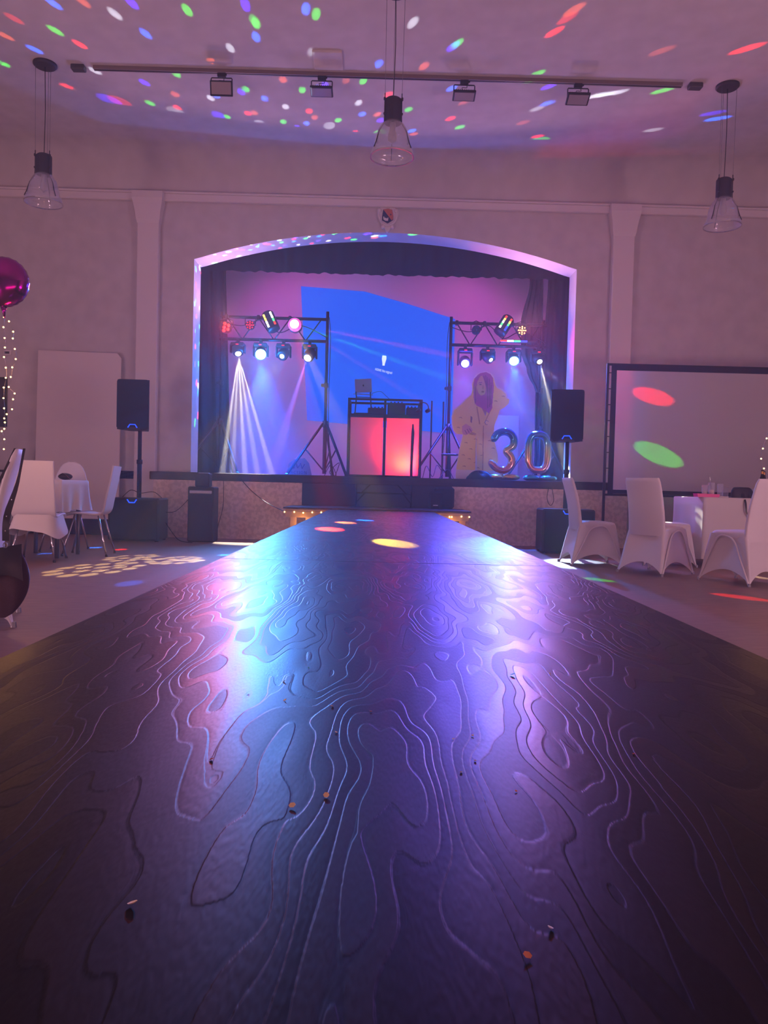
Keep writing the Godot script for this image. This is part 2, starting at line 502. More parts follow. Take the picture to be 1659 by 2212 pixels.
func shell():
	# floor
	var st = start()
	bx(st, Vector3(0, -0.1, -4.0), Vector3(13.6, 0.2, 20.4))
	structure("floor", st, M.laminate)
	# ceiling with a cove along the front wall
	st = start()
	bx(st, Vector3(0, CEIL + 0.1, -2.6), Vector3(13.6, 0.2, 17.6))
	structure("ceiling", st, M.plaster)
	st = start()
	var rows = []
	for i in 13:
		var a = PI / 2 * i / 12.0
		rows.append([Vector3(-6.7, CEIL - 0.57 * (1 - cos(a)) + 0.002, -11.4 - 0.62 * sin(a)), Vector3(6.7, CEIL - 0.57 * (1 - cos(a)) + 0.002, -11.4 - 0.62 * sin(a))])
	sheet(st, rows)
	rows = [[Vector3(-6.7, CEIL + 0.2, -11.4), Vector3(6.7, CEIL + 0.2, -11.4)], [Vector3(-6.7, CEIL + 0.2, -12.45), Vector3(6.7, CEIL + 0.2, -12.45)], [Vector3(-6.7, 5.2, -12.45), Vector3(6.7, 5.2, -12.45)]]
	sheet(st, rows, -1)
	structure("trim_3", st, M.plaster)
	# front wall with the arched stage opening
	var poly = [Vector2(-6.7, 0), Vector2(-2.9, 0), Vector2(-2.9, 4.25)]
	for i in 33:
		var x = lerpf(-2.9, 2.98, (i + 0.5) / 33.0)
		poly.append(Vector2(x, arch_y(x)))
	poly.append_array([Vector2(2.98, 4.25), Vector2(2.98, 0), Vector2(6.7, 0), Vector2(6.7, 5.25), Vector2(-6.7, 5.25)])
	st = start()
	prism(st, poly, -12.45, WALL)
	structure("wall_front", st, M.plaster)
	for s in [-1, 1]:
		st = start()
		bx(st, Vector3(6.7 * s, 2.95, -4.2), Vector3(0.2, 5.9, 16.4))
		structure("wall_left" if s < 0 else "wall_right", st, M.plaster)
	st = start()
	bx(st, Vector3(0, 2.95, 6.1), Vector3(13.6, 5.9, 0.2))
	structure("wall_back", st, M.plaster)
	# dark skirting boards
	for s in [-1, 1]:
		st = start()
		bx(st, Vector3(5.05 * s, 0.06, WALL + 0.012), Vector3(3.1, 0.12, 0.024), 0.006)
		structure("baseboard_left" if s < 0 else "baseboard_right", st, M.lip_wood)
	# cornice and pilasters
	st = start()
	bx(st, Vector3(0, 5.15, WALL + 0.04), Vector3(13.2, 0.11, 0.09), 0.012)
	bx(st, Vector3(0, 5.215, WALL + 0.05), Vector3(13.2, 0.03, 0.12), 0.008)
	structure("trim_1", st, M.plaster_trim)
	for e in [[-3.58, "trim_4"], [3.66, "trim_5"]]:
		var root = Node3D.new()
		root.name = e[1]
		root.set_meta("kind", "structure")
		add_child(root)
		root.position = Vector3(e[0], 0, WALL)
		st = start()
		bx(st, Vector3(0, 2.5, 0.06), Vector3(0.33, 5.0, 0.12), 0.012)
		put("shaft", st, M.plaster_trim, root)
		st = start()
		st.set_smooth_group(-1)
		var lv = []
		for q in [[4.74, 0.165, 0.12], [4.80, 0.18, 0.135], [4.90, 0.19, 0.15], [5.02, 0.215, 0.17], [5.10, 0.23, 0.19], [5.20, 0.23, 0.19]]:
			lv.append([Vector3(-q[1], q[0], 0.0), Vector3(-q[1], q[0], q[2]), Vector3(q[1], q[0], q[2]), Vector3(q[1], q[0], 0.0)])
		sheet(st, lv, -1)
		quad(st, lv[5][0], lv[5][1], lv[5][2], lv[5][3])
		quad(st, lv[0][3], lv[0][2], lv[0][1], lv[0][0])
		put("capital", st, M.plaster_trim, root)
	# stage block: apron wall, floor, lip board
	st = start()
	bx(st, Vector3(0.2, 0.43, -11.78), Vector3(7.1, 0.86, 0.4))
	structure("wall_apron", st, M.wallpaper)
	st = start()
	bx(st, Vector3(0, 0.92, -14.05), Vector3(9.4, 0.12, 4.1))
	bx(st, Vector3(0.2, 0.935, -11.82), Vector3(7.2, 0.09, 0.40))
	structure("stage_floor", st, M.stage_wood)
	st = start()
	bx(st, Vector3(0.2, 0.92, -11.6), Vector3(7.22, 0.12, 0.05), 0.008)
	structure("trim_2", st, M.lip_wood)
	# stage house behind the arch
	st = start()
	bx(st, Vector3(-4.75, 3.2, -14.25), Vector3(0.2, 4.6, 3.8))
	structure("wall_stage_left", st, M.plaster)
	st = start()
	bx(st, Vector3(4.75, 3.2, -14.25), Vector3(0.2, 4.6, 3.8))
	structure("wall_stage_right", st, M.plaster)
	st = start()
	bx(st, Vector3(0, 3.2, -16.1), Vector3(9.6, 4.6, 0.2))
	structure("wall_stage_back", st, M.plaster)
	st = start()
	bx(st, Vector3(0, 5.5, -14.3), Vector3(9.6, 0.2, 3.8))
	structure("ceiling_stage", st, M.plaster)
	# crest over the arch
	crest()

func crest():
	var t = thing("coat_of_arms", "small blue and orange plaster shield with scrolled white surround above stage arch", "crest", Vector3(0.05, 4.94, WALL))
	var st = start()
	var ring = []
	for q in [[-0.03, 0.19], [0.0, 0.21], [0.04, 0.19], [0.07, 0.165], [0.10, 0.175], [0.12, 0.14], [0.15, 0.15], [0.165, 0.10], [0.16, 0.03], [0.13, -0.05], [0.09, -0.10], [0.10, -0.14], [0.085, -0.165], [0.045, -0.155], [0.02, -0.20], [0.0, -0.215], [-0.02, -0.20], [-0.045, -0.155], [-0.085, -0.165], [-0.10, -0.14], [-0.09, -0.10], [-0.13, -0.05], [-0.16, 0.03], [-0.165, 0.10], [-0.15, 0.15], [-0.12, 0.14], [-0.10, 0.175], [-0.07, 0.165]]:
		ring.append(Vector2(q[0], q[1]))
	prism(st, ring, 0.0, 0.04)
	for s in [-1, 1]:
		blob(st, Vector3(0.125 * s, 0.11, 0.04), Vector3(0.03, 0.035, 0.025), 12, 8)
		blob(st, Vector3(0.065 * s, -0.13, 0.04), Vector3(0.028, 0.03, 0.02), 12, 8)
		tube(st, curve([Vector3(0.13 * s, 0.10, 0.045), Vector3(0.14 * s, 0.03, 0.05), Vector3(0.11 * s, -0.05, 0.05), Vector3(0.05 * s, -0.10, 0.05), Vector3(0.0, -0.12, 0.05)]), 0.014, 8)
	blob(st, Vector3(0, 0.17, 0.04), Vector3(0.04, 0.03, 0.025), 12, 8)
	put("scrolled_surround", st, M.plaster_trim, t)
	st = start()
	prism(st, [Vector2(-0.07, 0.12), Vector2(0.0, 0.135), Vector2(0.065, 0.12), Vector2(0.085, 0.02), Vector2(0.085, -0.03), Vector2(0.0, -0.085), Vector2(-0.085, -0.04), Vector2(-0.085, 0.02)], 0.04, 0.058)
	var shield = put("shield", st, mat("shield_blue", Color(0.06, 0.10, 0.30), 0.5), t)
	st = start()
	prism(st, [Vector2(-0.068, 0.118), Vector2(0.0, 0.133), Vector2(0.063, 0.118), Vector2(0.083, 0.02), Vector2(0.083, -0.022), Vector2(0.06, -0.04)], 0.055, 0.063)
	put("orange_field", st, mat("shield_orange", Color(0.78, 0.42, 0.22), 0.5), shield)
	st = start()
	prism(st, [Vector2(-0.068, 0.01), Vector2(-0.058, 0.015), Vector2(-0.045, -0.012), Vector2(-0.03, -0.004), Vector2(-0.012, -0.018), Vector2(0.002, 0.0), Vector2(0.01, 0.0), Vector2(0.006, -0.05), Vector2(-0.035, -0.05), Vector2(-0.066, -0.03)], 0.055, 0.064)
	put("white_charge", st, M.plaster_trim, shield)
	st = start()
	blob(st, Vector3(0.045, 0.045, 0.062), Vector3(0.011, 0.013, 0.006), 10, 6)
	put("dark_charge", st, M.shield_blue, shield)

# ---------------------------------------------------------------- stage cloths

func drape(st, left, right, y0, y1, z, depth, waves, rows_n = 14, phase = 0.0, cols_n = 60):
	# left(y), right(y) give the edges
	var front = []
	for i in rows_n + 1:
		var y = lerpf(y1, y0, float(i) / rows_n)
		var r = []
		for k in cols_n + 1:
			var u = float(k) / cols_n
			r.append(Vector3(lerpf(left.call(y), right.call(y), u), y, z + depth * sin(u * waves * TAU + phase + 0.4 * sin(y * 1.3)) + depth * 0.4 * sin(u * waves * 2.3 * TAU + 1.0)))
		front.append(r)
	sheet(st, front)

func stage_dressing():
	# white backdrop cloth
	var st = start()
	drape(st, func(_y): return -3.7, func(_y): return 3.7, STAGE + 0.02, 5.3, -15.6, 0.012, 3.0, 6)
	var o = put("stage_backdrop", st, M.backdrop_cloth)
	tag(o, "plain pale cloth hung across the back of the stage", "backdrop")
	# projector light drawn as a thin glowing blue sheet on the backdrop
	var t = thing("projected_light_sheet", "blue slanted no signal picture, projected light drawn as a glowing sheet behind the desk", "screen", Vector3(0, 0, -15.57))
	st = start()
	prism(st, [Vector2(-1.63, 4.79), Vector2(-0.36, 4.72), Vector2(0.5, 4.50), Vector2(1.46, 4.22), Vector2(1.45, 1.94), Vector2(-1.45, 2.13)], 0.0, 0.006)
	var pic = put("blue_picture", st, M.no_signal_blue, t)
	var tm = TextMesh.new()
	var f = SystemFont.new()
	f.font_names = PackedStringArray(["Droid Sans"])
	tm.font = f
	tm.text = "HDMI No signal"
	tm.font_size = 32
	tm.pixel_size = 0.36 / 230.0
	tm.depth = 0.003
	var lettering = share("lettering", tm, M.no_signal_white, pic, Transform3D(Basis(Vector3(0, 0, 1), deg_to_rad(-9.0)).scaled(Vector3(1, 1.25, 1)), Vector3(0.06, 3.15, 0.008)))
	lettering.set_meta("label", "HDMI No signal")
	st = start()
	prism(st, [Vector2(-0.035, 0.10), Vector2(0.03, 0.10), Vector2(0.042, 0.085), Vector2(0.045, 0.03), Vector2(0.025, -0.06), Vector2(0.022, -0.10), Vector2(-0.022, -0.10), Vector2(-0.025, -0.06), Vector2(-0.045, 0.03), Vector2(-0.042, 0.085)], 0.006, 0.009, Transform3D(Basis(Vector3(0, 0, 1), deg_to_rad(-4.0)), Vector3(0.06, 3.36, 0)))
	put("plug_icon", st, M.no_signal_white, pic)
	# black legs and valance
	st = start()
	drape(st, func(_y): return -4.6, func(y): return lerpf(-2.63, -2.79, clampf((y - 1.0) / 3.5, 0, 1)), STAGE + 0.01, 5.3, -13.9, 0.05, 7.0)
	o = put("stage_curtain", st, M.black_cloth)
	tag(o, "black side curtain of the stage beside the red lamp cluster", "curtain")
	st = start()
	var edge = func(y):
		var ks = [[0.9, 2.80], [2.6, 2.78], [2.95, 2.62], [3.3, 2.50], [3.8, 2.48], [4.54, 2.62], [5.4, 2.66]]
		for i in ks.size() - 1:
			if y <= ks[i + 1][0]:
				return lerpf(ks[i][1], ks[i + 1][1], smoothstep(ks[i][0], ks[i + 1][0], y))
		return 2.66
	drape(st, edge, func(y): return 2.86 + 0.02 * (4.6 - y) if y > 3.4 else 3.0, STAGE + 0.01, 5.3, -13.9, 0.02, 3.0, 40, 0.0, 24)
	o = put("stage_curtain", st, M.black_cloth)
	tag(o, "narrow black curtain swagged aside above the number balloons", "curtain")
	st = start()
	drape(st, func(y): return lerpf(2.885, 2.93, clampf((y - 3.5) / 1.0, 0, 1)), func(_y): return 4.6, STAGE + 0.01, 5.3, -13.86, 0.05, 6.0, 14, 1.0)
	o = put("stage_curtain", st, M.black_cloth)
	tag(o, "black side curtain of the stage behind the loudspeaker by the screen", "curtain")
	# valance with a ragged hem
	st = start()
	var rows = []
	for i in 9:
		var r = []
		for k in 241:
			var u = k / 240.0
			var x = lerpf(-4.6, 4.6, u)
			var hem = 4.545 + 0.024 * absf(sin(x * 14.0)) + 0.012 * sin(x * 31.0) * sin(x * 2.7)
			r.append(Vector3(x, lerpf(5.4, hem, i / 8.0), -13.75 + 0.03 * sin(x * 11.0) + 0.015 * sin(x * 23.0)))
		rows.append(r)
	sheet(st, rows)
	o = put("stage_valance", st, M.black_cloth)
	tag(o, "black valance with ragged hem across the top of the stage opening", "curtain")

# ---------------------------------------------------------------- catwalk

func catwalk():
	# rotary-cut plywood: growth-ring contours as colour and as raised grain
	var steps = []
	var hs = []
	var gs = []
	var n = 14
	for i in n:
		var a = float(i) / n
		var b = float(i + 1) / n
		var base = 0.55 + 0.45 * fmod(i * 0.618, 1.0)
		var sheen = 0.80 + 0.20 * fmod(i * 0.382 + 0.3, 1.0)
		steps.append([a + 0.001, Color(base, base, base)])
		steps.append([lerpf(a, b, 0.84), Color(base * 0.85, base * 0.85, base * 0.85)])
		steps.append([lerpf(a, b, 0.95), Color(0.22, 0.21, 0.21)])
		hs.append([a + 0.001, Color(0.9, 0.9, 0.9)])
		hs.append([lerpf(a, b, 0.75), Color(0.45, 0.45, 0.45)])
		hs.append([lerpf(a, b, 0.95), Color(0.1, 0.1, 0.1)])
		gs.append([a + 0.001, Color(sheen, sheen, sheen)])
		gs.append([lerpf(a, b, 0.9), Color(sheen, sheen, sheen)])
	var grain = noise_tex(21, 0.0017, steps, 2048, false, 4)
	var relief = noise_tex(21, 0.0017, hs, 2048, false, 4)
	var satin = noise_tex(21, 0.0017, gs, 2048, false, 4)
	var pores = noise_tex(23, 0.30, [], 1024, true, 2, 5.0)
	var t = thing("catwalk", "long dark-stained plywood catwalk running up to the stage", "catwalk", Vector3(0, 0, 0))
	var joints = [2.3, -0.38, -3.21, -5.93, -8.55, -10.36]
	for i in joints.size() - 1:
		var z0 = joints[i]
		var z1 = joints[i + 1]
		var m = StandardMaterial3D.new()
		m.resource_name = "stained_plywood"
		m.albedo_color = Color(0.155, 0.115, 0.115)
		m.metallic_specular = 0.27
		m.albedo_texture = grain
		m.roughness = 0.42
		m.roughness_texture = satin
		m.roughness_texture_channel = BaseMaterial3D.TEXTURE_CHANNEL_RED
		m.heightmap_enabled = true
		m.heightmap_texture = relief
		m.heightmap_scale = 0.035
		m.normal_enabled = true
		m.normal_texture = pores
		m.normal_scale = 0.012
		m.uv1_scale = Vector3(0.75, 0.17, 1)
		m.uv1_offset = Vector3(0.31 * i + 0.02, 0.43 * i + 0.55, 0)
		var st = start()
		bx(st, Vector3(0.055, DECK - 0.011, (z0 + z1) / 2), Vector3(1.40, 0.022, z0 - z1 - 0.004), 0.002)
		put("deck_board", st, m, t)
	for s in [-1, 1]:
		var st = start()
		bx(st, Vector3(0.055 + 0.66 * s, DECK - 0.082, -4.25), Vector3(0.03, 0.12, 12.1), 0.003)
		put("side_rail", st, M.pine, t)
		for k in 9:
			st = start()
			bx(st, Vector3(0.055 + 0.62 * s, (DECK - 0.022) / 2, 1.5 - k * 1.42), Vector3(0.045, DECK - 0.022, 0.07), 0.003)
			put("leg", st, M.pine, t)
	# cross platform at the head of the catwalk
	t = thing("cross_platform", "pale wooden cross platform at the head of the catwalk under fairy lights", "platform", Vector3(0, 0, -10.95))
	var st = start()
	bx(st, Vector3(0.0, 0.519, 0.0), Vector3(2.52, 0.022, 1.18), 0.003)
	var m2 = StandardMaterial3D.new()
	m2.resource_name = "platform_plywood"
	m2.albedo_color = Color(0.30, 0.25, 0.24)
	m2.albedo_texture = grain
	m2.roughness = 0.36
	m2.uv1_scale = Vector3(0.3, 0.6, 1)
	put("deck_board", st, m2, t)
	st = start()
	bx(st, Vector3(0.0, 0.45, 0.56), Vector3(2.46, 0.11, 0.03), 0.003)
	put("front_rail", st, M.pine, t)
	for x in [-1.13, -0.92, -0.81, 0.84, 0.99, 1.15]:
		st = start()
		bx(st, Vector3(x, 0.20, 0.52), Vector3(0.085, 0.40, 0.03), 0.003)
		put("leg", st, M.pine, t)
	# fairy lights along both rails
	for s in [[-1, [[-1.24, 0.464], [-1.11, 0.466], [-0.99, 0.457], [-0.87, 0.466], [-0.75, 0.469]], "string of five warm fairy lights along the platform near the black tower"], [1, [[0.85, 0.459], [0.97, 0.45], [1.00, 0.45], [1.13, 0.459], [1.235, 0.456]], "string of five warm fairy lights along the platform near the black case"]]:
		var b = thing("fairy_lights", s[2], "string lights", Vector3(0, 0, -10.355))
		var pts = []
		var ball = SphereMesh.new()
		ball.radius = 0.011
		ball.height = 0.022
		ball.radial_segments = 6
		ball.rings = 3
		for p in s[1]:
			share("bulb", ball, M.warm_led, b, Transform3D(Basis(), Vector3(p[0], p[1], 0.0)))
			pts.append(Vector3(p[0], p[1] + 0.012, -0.006))
		st = start()
		tube(st, curve(pts, 4), 0.0025, 5)
		put("wire", st, M.cable, b)
		omni(b, "fairy_glow", Vector3(s[0] * 1.0, 0.32, -10.33), Color(1.0, 0.72, 0.40), 0.07, 0.05)

# ---------------------------------------------------------------- trusses and effect lights

func stand(label, x, top, brace_side):
	var t = thing("lighting_stand", label, "stand", Vector3(x, STAGE, -13.2), 0, "tripod stands carrying the trusses")
	var h = top - STAGE
	var st = start()
	tube(st, [Vector3(0, 0.05, 0), Vector3(0, 0.95, 0)], 0.034, 12)
	put("outer_tube", st, M.black_metal, t)
	st = start()
	tube(st, [Vector3(0, 0.85, 0), Vector3(0, h, 0)], 0.026, 12)
	put("inner_tube", st, M.black_metal, t)
	st = start()
	tube(st, [Vector3(0, 0.84, 0), Vector3(0, 0.95, 0)], 0.046, 12)
	put("collar", st, M.black_plastic, t)
	st = start()
	bx(st, Vector3(-0.05, 1.55, 0), Vector3(0.07, 0.05, 0.05), 0.01)
	bx(st, Vector3(0, 1.55, 0), Vector3(0.07, 0.09, 0.07), 0.012)
	put("locking_knob", st, M.black_plastic, t)
	for a in [200.0, 80.0, 308.0]:
		var d = Vector3(cos(deg_to_rad(a)), 0, -sin(deg_to_rad(a)))
		st = start()
		tube(st, [Vector3(0, 0.90, 0) + d * 0.04, d * 0.64 + Vector3(0, 0.03, 0)], 0.022, 8)
		var leg = put("leg", st, M.black_metal, t)
		st = start()
		tube(st, [Vector3(0, 0.12, 0) + d * 0.03, d * 0.34 + Vector3(0, 0.46, 0)], 0.012, 6)
		put("brace", st, M.black_metal, leg)
		st = start()
		bx(st, d * 0.65 + Vector3(0, 0.02, 0), Vector3(0.06, 0.04, 0.06), 0.008)
		put("foot", st, M.black_plastic, leg)
	st = start()
	tube(st, curve([Vector3(0.03 * brace_side, h - 0.1, 0.03), Vector3(0.06 * brace_side, h - 0.5, 0.03), Vector3(0.05 * brace_side, 1.2, 0.03), Vector3(0.08 * brace_side, 0.5, 0.04), Vector3(0.12 * brace_side, 0.02, 0.06)]), 0.006, 5)
	put("cable", st, M.cable, t)
	return t

func truss(label, x0, x1, n):
	var t = thing("truss", label, "truss", Vector3((x0 + x1) / 2, 3.27, -13.2), 0, "lighting trusses")
	var w = (x1 - x0) / 2
	for y in [0.0, 0.37]:
		var st = start()
		tube(st, [Vector3(-w, y, 0), Vector3(w, y, 0)], 0.026, 10)
		put("chord", st, M.black_metal, t)
	for k in n:
		var a = lerpf(-w + 0.12, w - 0.12, float(k) / n)
		var b = lerpf(-w + 0.12, w - 0.12, (k + 0.5) / n)
		var c = lerpf(-w + 0.12, w - 0.12, (k + 1.0) / n)
		for e in [[a, 0.37, b, 0.0], [b, 0.0, c, 0.37]]:
			var st = start()
			tube(st, [Vector3(e[0], e[1], 0), Vector3(e[2], e[3], 0)], 0.011, 6)
			put("web_bar", st, M.black_metal, t)
		var s2 = start()
		bx(s2, Vector3(a, 0.37, 0), Vector3(0.05, 0.08, 0.07), 0.008)
		put("clamp", s2, M.black_metal, t)
	var st3 = start()
	tube(st3, curve([Vector3(-w, 0.30, 0.03), Vector3(-w * 0.6, 0.22, 0.04), Vector3(-w * 0.2, 0.33, 0.03), Vector3(w * 0.1, 0.12, 0.05), Vector3(w * 0.5, 0.25, 0.03), Vector3(w, 0.05, 0.03)]), 0.008, 5)
	put("cable", st3, M.cable, t)

func moving_head(label, lens_at, dir, r, lens):
	dir = dir.normalized()
	var root_at = Vector3(lens_at.x - dir.x * 0.13, 3.27, -13.2)
	var t = thing("moving_head", label, "stage light", root_at, 0, "moving heads under the trusses")
	var c = lens_at - dir * 0.13 - root_at
	var st = start()
	bx(st, Vector3(0, -0.03, 0), Vector3(0.05, 0.08, 0.07), 0.008)
	put("clamp", st, M.black_metal, t)
	st = start()
	bx(st, Vector3(0, -0.095, 0.0), Vector3(0.23, 0.065, 0.19), 0.015)
	var base = put("base", st, M.black_plastic, t)
	st = start()
	bx(st, Vector3(0.0, -0.10, 0.097), Vector3(0.045, 0.014, 0.006), 0.001)
	put("display", st, M.red_led, base)
	for s in [-1, 1]:
		st = start()
		bx(st, Vector3(0.115 * s, (c.y - 0.12) / 2 - 0.02, c.z * 0.5), Vector3(0.03, absf(c.y) - 0.02, 0.10), 0.012)
		put("yoke_arm", st, M.black_plastic, t)
	st = start()
	var f = along(dir, c)
	lathe(st, [Vector2(0.0, -0.13), Vector2(0.065, -0.125), Vector2(0.088, -0.08), Vector2(0.095, 0.0), Vector2(0.092, 0.09), Vector2(r + 0.012, 0.125), Vector2(r + 0.010, 0.115), Vector2(0.0, 0.112)], f, 24)
	put("head", st, M.black_plastic, t)
	st = start()
	lathe(st, [Vector2(r, 0.118), Vector2(r * 0.7, 0.124), Vector2(0.0, 0.128)], f, 20)
	put("lens", st, lens, t)
	return t

func par_can(label, at, dir, r, n, led_mat, led_r = 0.016):
	dir = dir.normalized()
	var t = thing("par_light", label, "stage light", at, 0, "par lights on the trusses")
	var f = along(dir)
	var st = start()
	lathe(st, [Vector2(0.0, -0.13), Vector2(r * 0.7, -0.13), Vector2(r, -0.09), Vector2(r, 0.0), Vector2(r * 0.94, 0.0), Vector2(r * 0.92, -0.012), Vector2(0.0, -0.012)], f, 20, -1)
	put("housing", st, M.black_plastic, t)
	st = start()
	tube(st, [f * Vector3(r + 0.012, -0.06, 0), f * Vector3(r + 0.012, -0.06, 0) + Vector3(0, 0.12, 0), Vector3(0, 0.16, -0.06), f * Vector3(-r - 0.012, -0.06, 0) + Vector3(0, 0.12, 0), f * Vector3(-r - 0.012, -0.06, 0)], 0.008, 6)
	put("bracket", st, M.black_metal, t)
	var disc = SphereMesh.new()
	disc.radius = led_r
	disc.height = led_r
	disc.radial_segments = 8
	disc.rings = 3
	for k in n:
		var p
		if n <= 5:
			p = [Vector2(-0.035, 0.055), Vector2(0.03, 0.03), Vector2(-0.03, 0.0), Vector2(0.04, -0.035), Vector2(-0.02, -0.06)][k]
		elif k == 0:
			p = Vector2.ZERO
		elif k <= 4 and n > 9:
			p = Vector2.from_angle(TAU * k / 4.0) * r * 0.38
		else:
			var m = n - (5 if n > 9 else 1)
			p = Vector2.from_angle(TAU * (k - (5 if n > 9 else 1)) / m) * r * 0.74
		share("led", disc, led_mat, t, f * Transform3D(Basis(), Vector3(p.x, 0.0, p.y)))
	return t

func derby(label, at, tilt, strips):
	var t = thing("derby_light", label, "stage light", at, 0, "derby effect lights")
	var b = Basis(Vector3(0, 0, 1), tilt) * Basis(Vector3(1, 0, 0), -0.25)
	var xf = Transform3D(b, Vector3.ZERO)
	var st = start()
	var roll = xf * Transform3D(Basis(Vector3(0, 0, 1), PI / 2).scaled(Vector3(1, 1, 1)), Vector3(0, -0.17, 0))
	# half drum whose axis runs along the strips
	lathe(st, [Vector2(0.0, 0.0), Vector2(0.09, 0.0), Vector2(0.105, 0.02), Vector2(0.105, 0.32), Vector2(0.09, 0.34), Vector2(0.0, 0.34)], xf * Transform3D(Basis(), Vector3(0, -0.17, 0)), 20)
	put("drum", st, M.black_plastic, t)
	st = start()
	bx(st, xf * Vector3(0, 0.0, -0.10), Vector3(0.2, 0.28, 0.06), 0.02, b)
	put("housing", st, M.black_plastic, t)
	for s in strips:
		for k in s[1].size():
			st = start()
			var h = 0.26 / s[1].size()
			bx(st, xf * Vector3(s[0], 0.13 - h * (k + 0.5), sqrt(0.11 * 0.11 - s[0] * s[0])), Vector3(0.032, h * 0.86, 0.012), 0.004, b)
			put("lens_segment", st, M[s[1][k]], t)
	return t

func trusses():
	stand("tripod stand at the black side curtain carrying a truss end", -2.70, 3.72, 1)
	stand("tripod stand beside the desk's laptop side", -0.92, 3.77, 1)
	stand("tripod stand between desk and cardboard cutout", 1.175, 3.74, -1)
	stand("tripod stand behind the number balloons", 2.74, 3.72, -1)
	truss("black ladder truss above the white fan beams and blue haze", -2.74, -0.90, 3)
	truss("black ladder truss above the cardboard cutout and number balloons", 1.15, 2.80, 3)
	var white = Color(1.0, 0.95, 0.86)
	# left truss, hanging heads
	var a = Vector3(-2.40, 3.0, -13.1)
	var t = moving_head("moving head throwing a white fan of beams past the stage edge", a, Vector3(0.25, -1.0, 0.8), 0.048, M.white_lens)
	for k in 5:
		var x = [-2.38, -2.21, -2.04, -1.83, -1.62][k]
		var to = Vector3(x, STAGE, [-11.85, -11.75, -11.9, -11.75, -11.85][k])
		spot(t, "strand", a + (to - a).normalized() * 0.16, to, white, [3200.0, 1900.0, 2900.0, 1900.0, 2600.0][k], 1.5, 0.6)
	spot(t, "fan", a + Vector3(0.02, -0.05, 0.06), Vector3(-2.03, STAGE, -11.85), white, 70.0, 12.0, 0.5)
	a = Vector3(-2.02, 3.0, -13.08)
	t = moving_head("moving head with large cyan glare between two white ones", a, Vector3(0.15, -0.45, 1.0), 0.085, M.cyan_lens)
	spot(t, "wash", a + Vector3(0, -0.03, 0.06), Vector3(-0.5, 0.5, -6.0), Color(0.18, 0.60, 1.0), 31.0, 36.0, 1.0, 0.05)
	omni(t, "lens_spill", a + Vector3(0.01, -0.06, 0.12), Color(0.08, 0.48, 1.0), 3.2, 0.06)
	spot(t, "down_wash", a + Vector3(0, -0.06, 0.05), Vector3(-1.80, STAGE, -12.75), Color(0.05, 0.34, 1.0), 900.0, 27.0, 1.0, 0.05)
	a = Vector3(-1.67, 2.98, -13.1)
	t = moving_head("moving head with small lens projecting the honeycomb of spots onto the floor", a, Vector3(-0.15, -0.6, 1.0), 0.036, M.white_lens)
	for p in HONEYCOMB:
		var to = Vector3(p[0], 0.0, p[1])
		var d = to - a
		spot(t, "pattern", a + d.normalized() * 0.2, to, Color(1.0, 0.90, 0.66), 1.7 * d.length_squared() / (-d.normalized().y), 0.42, 0.15)
	a = Vector3(-1.24, 2.96, -13.1)
	t = moving_head("moving head with violet and pink beams next to the laptop side pole", a, Vector3(-0.3, -0.8, 1.0), 0.06, M.violet_lens)
	spot(t, "beam", a + Vector3(-0.01, -0.05, 0.06), Vector3(-1.74, 0.98, -12.3), Color(0.60, 0.35, 1.0), 1500.0, 3.0, 0.5)
	spot(t, "beam", a + Vector3(-0.01, -0.05, 0.06), Vector3(-1.62, 0.98, -12.2), Color(1.0, 0.45, 0.75), 1000.0, 1.2, 0.5)
	spot(t, "beam", a + Vector3(0.01, -0.05, 0.06), Vector3(-0.75, 0.98, -12.6), Color(0.85, 0.75, 1.0), 300.0, 0.8, 0.5)
	# right truss, hanging heads
	a = Vector3(1.42, 2.94, -13.1)
	t = moving_head("moving head with violet starburst glare above the cardboard cutout", a, Vector3(-0.05, -0.45, 1.0), 0.062, M.violet_lens)
	spot(t, "wash", a + Vector3(0, -0.03, 0.06), Vector3(0.3, 0.5, -6.0), Color(0.40, 0.32, 1.0), 10.0, 32.0, 1.0, 0.05)
	omni(t, "lens_spill", a + Vector3(0, -0.06, 0.12), Color(0.30, 0.25, 1.0), 1.2, 0.06)
	spot(t, "down_wash", a + Vector3(0, -0.06, 0.05), Vector3(1.35, STAGE, -12.7), Color(0.25, 0.22, 1.0), 45.0, 35.0, 1.0, 0.05)
	a = Vector3(1.86, 3.01, -13.1)
	t = moving_head("moving head with small white lens hanging between violet and cyan ones", a, Vector3(0.5, -0.7, 0.8), 0.032, M.white_lens)
	spot(t, "beam", a + Vector3(0.02, -0.03, 0.06), Vector3(2.75, 1.1, -11.7), white, 700.0, 1.2, 0.6)
	a = Vector3(2.24, 3.0, -13.08)
	t = moving_head("moving head with cyan glare above the number balloons", a, Vector3(-0.05, -0.6, 1.0), 0.075, M.cyan_lens)
	spot(t, "wash", a + Vector3(0, -0.03, 0.06), Vector3(1.6, 0.5, -7.0), Color(0.15, 0.50, 1.0), 26.0, 34.0, 1.0, 0.05)
	spot(t, "beam", a + (Vector3(0.58, DECK, -4.3) - a).normalized() * 0.12, Vector3(0.58, DECK, -4.3), Color(0.02, 0.22, 1.0), 200.0, 1.8, 1.0)
	omni(t, "lens_spill", a + Vector3(0, -0.07, 0.12), Color(0.08, 0.45, 1.0), 1.8, 0.06)
	spot(t, "down_wash", a + Vector3(0, -0.06, 0.05), Vector3(2.24, STAGE, -12.6), Color(0.06, 0.38, 1.0), 260.0, 30.0, 1.0, 0.05)
	a = Vector3(2.68, 3.0, -13.1)
	t = moving_head("moving head shooting a white beam past the loudspeaker by the screen", a, Vector3(0.15, -0.9, 1.0), 0.042, M.white_lens)
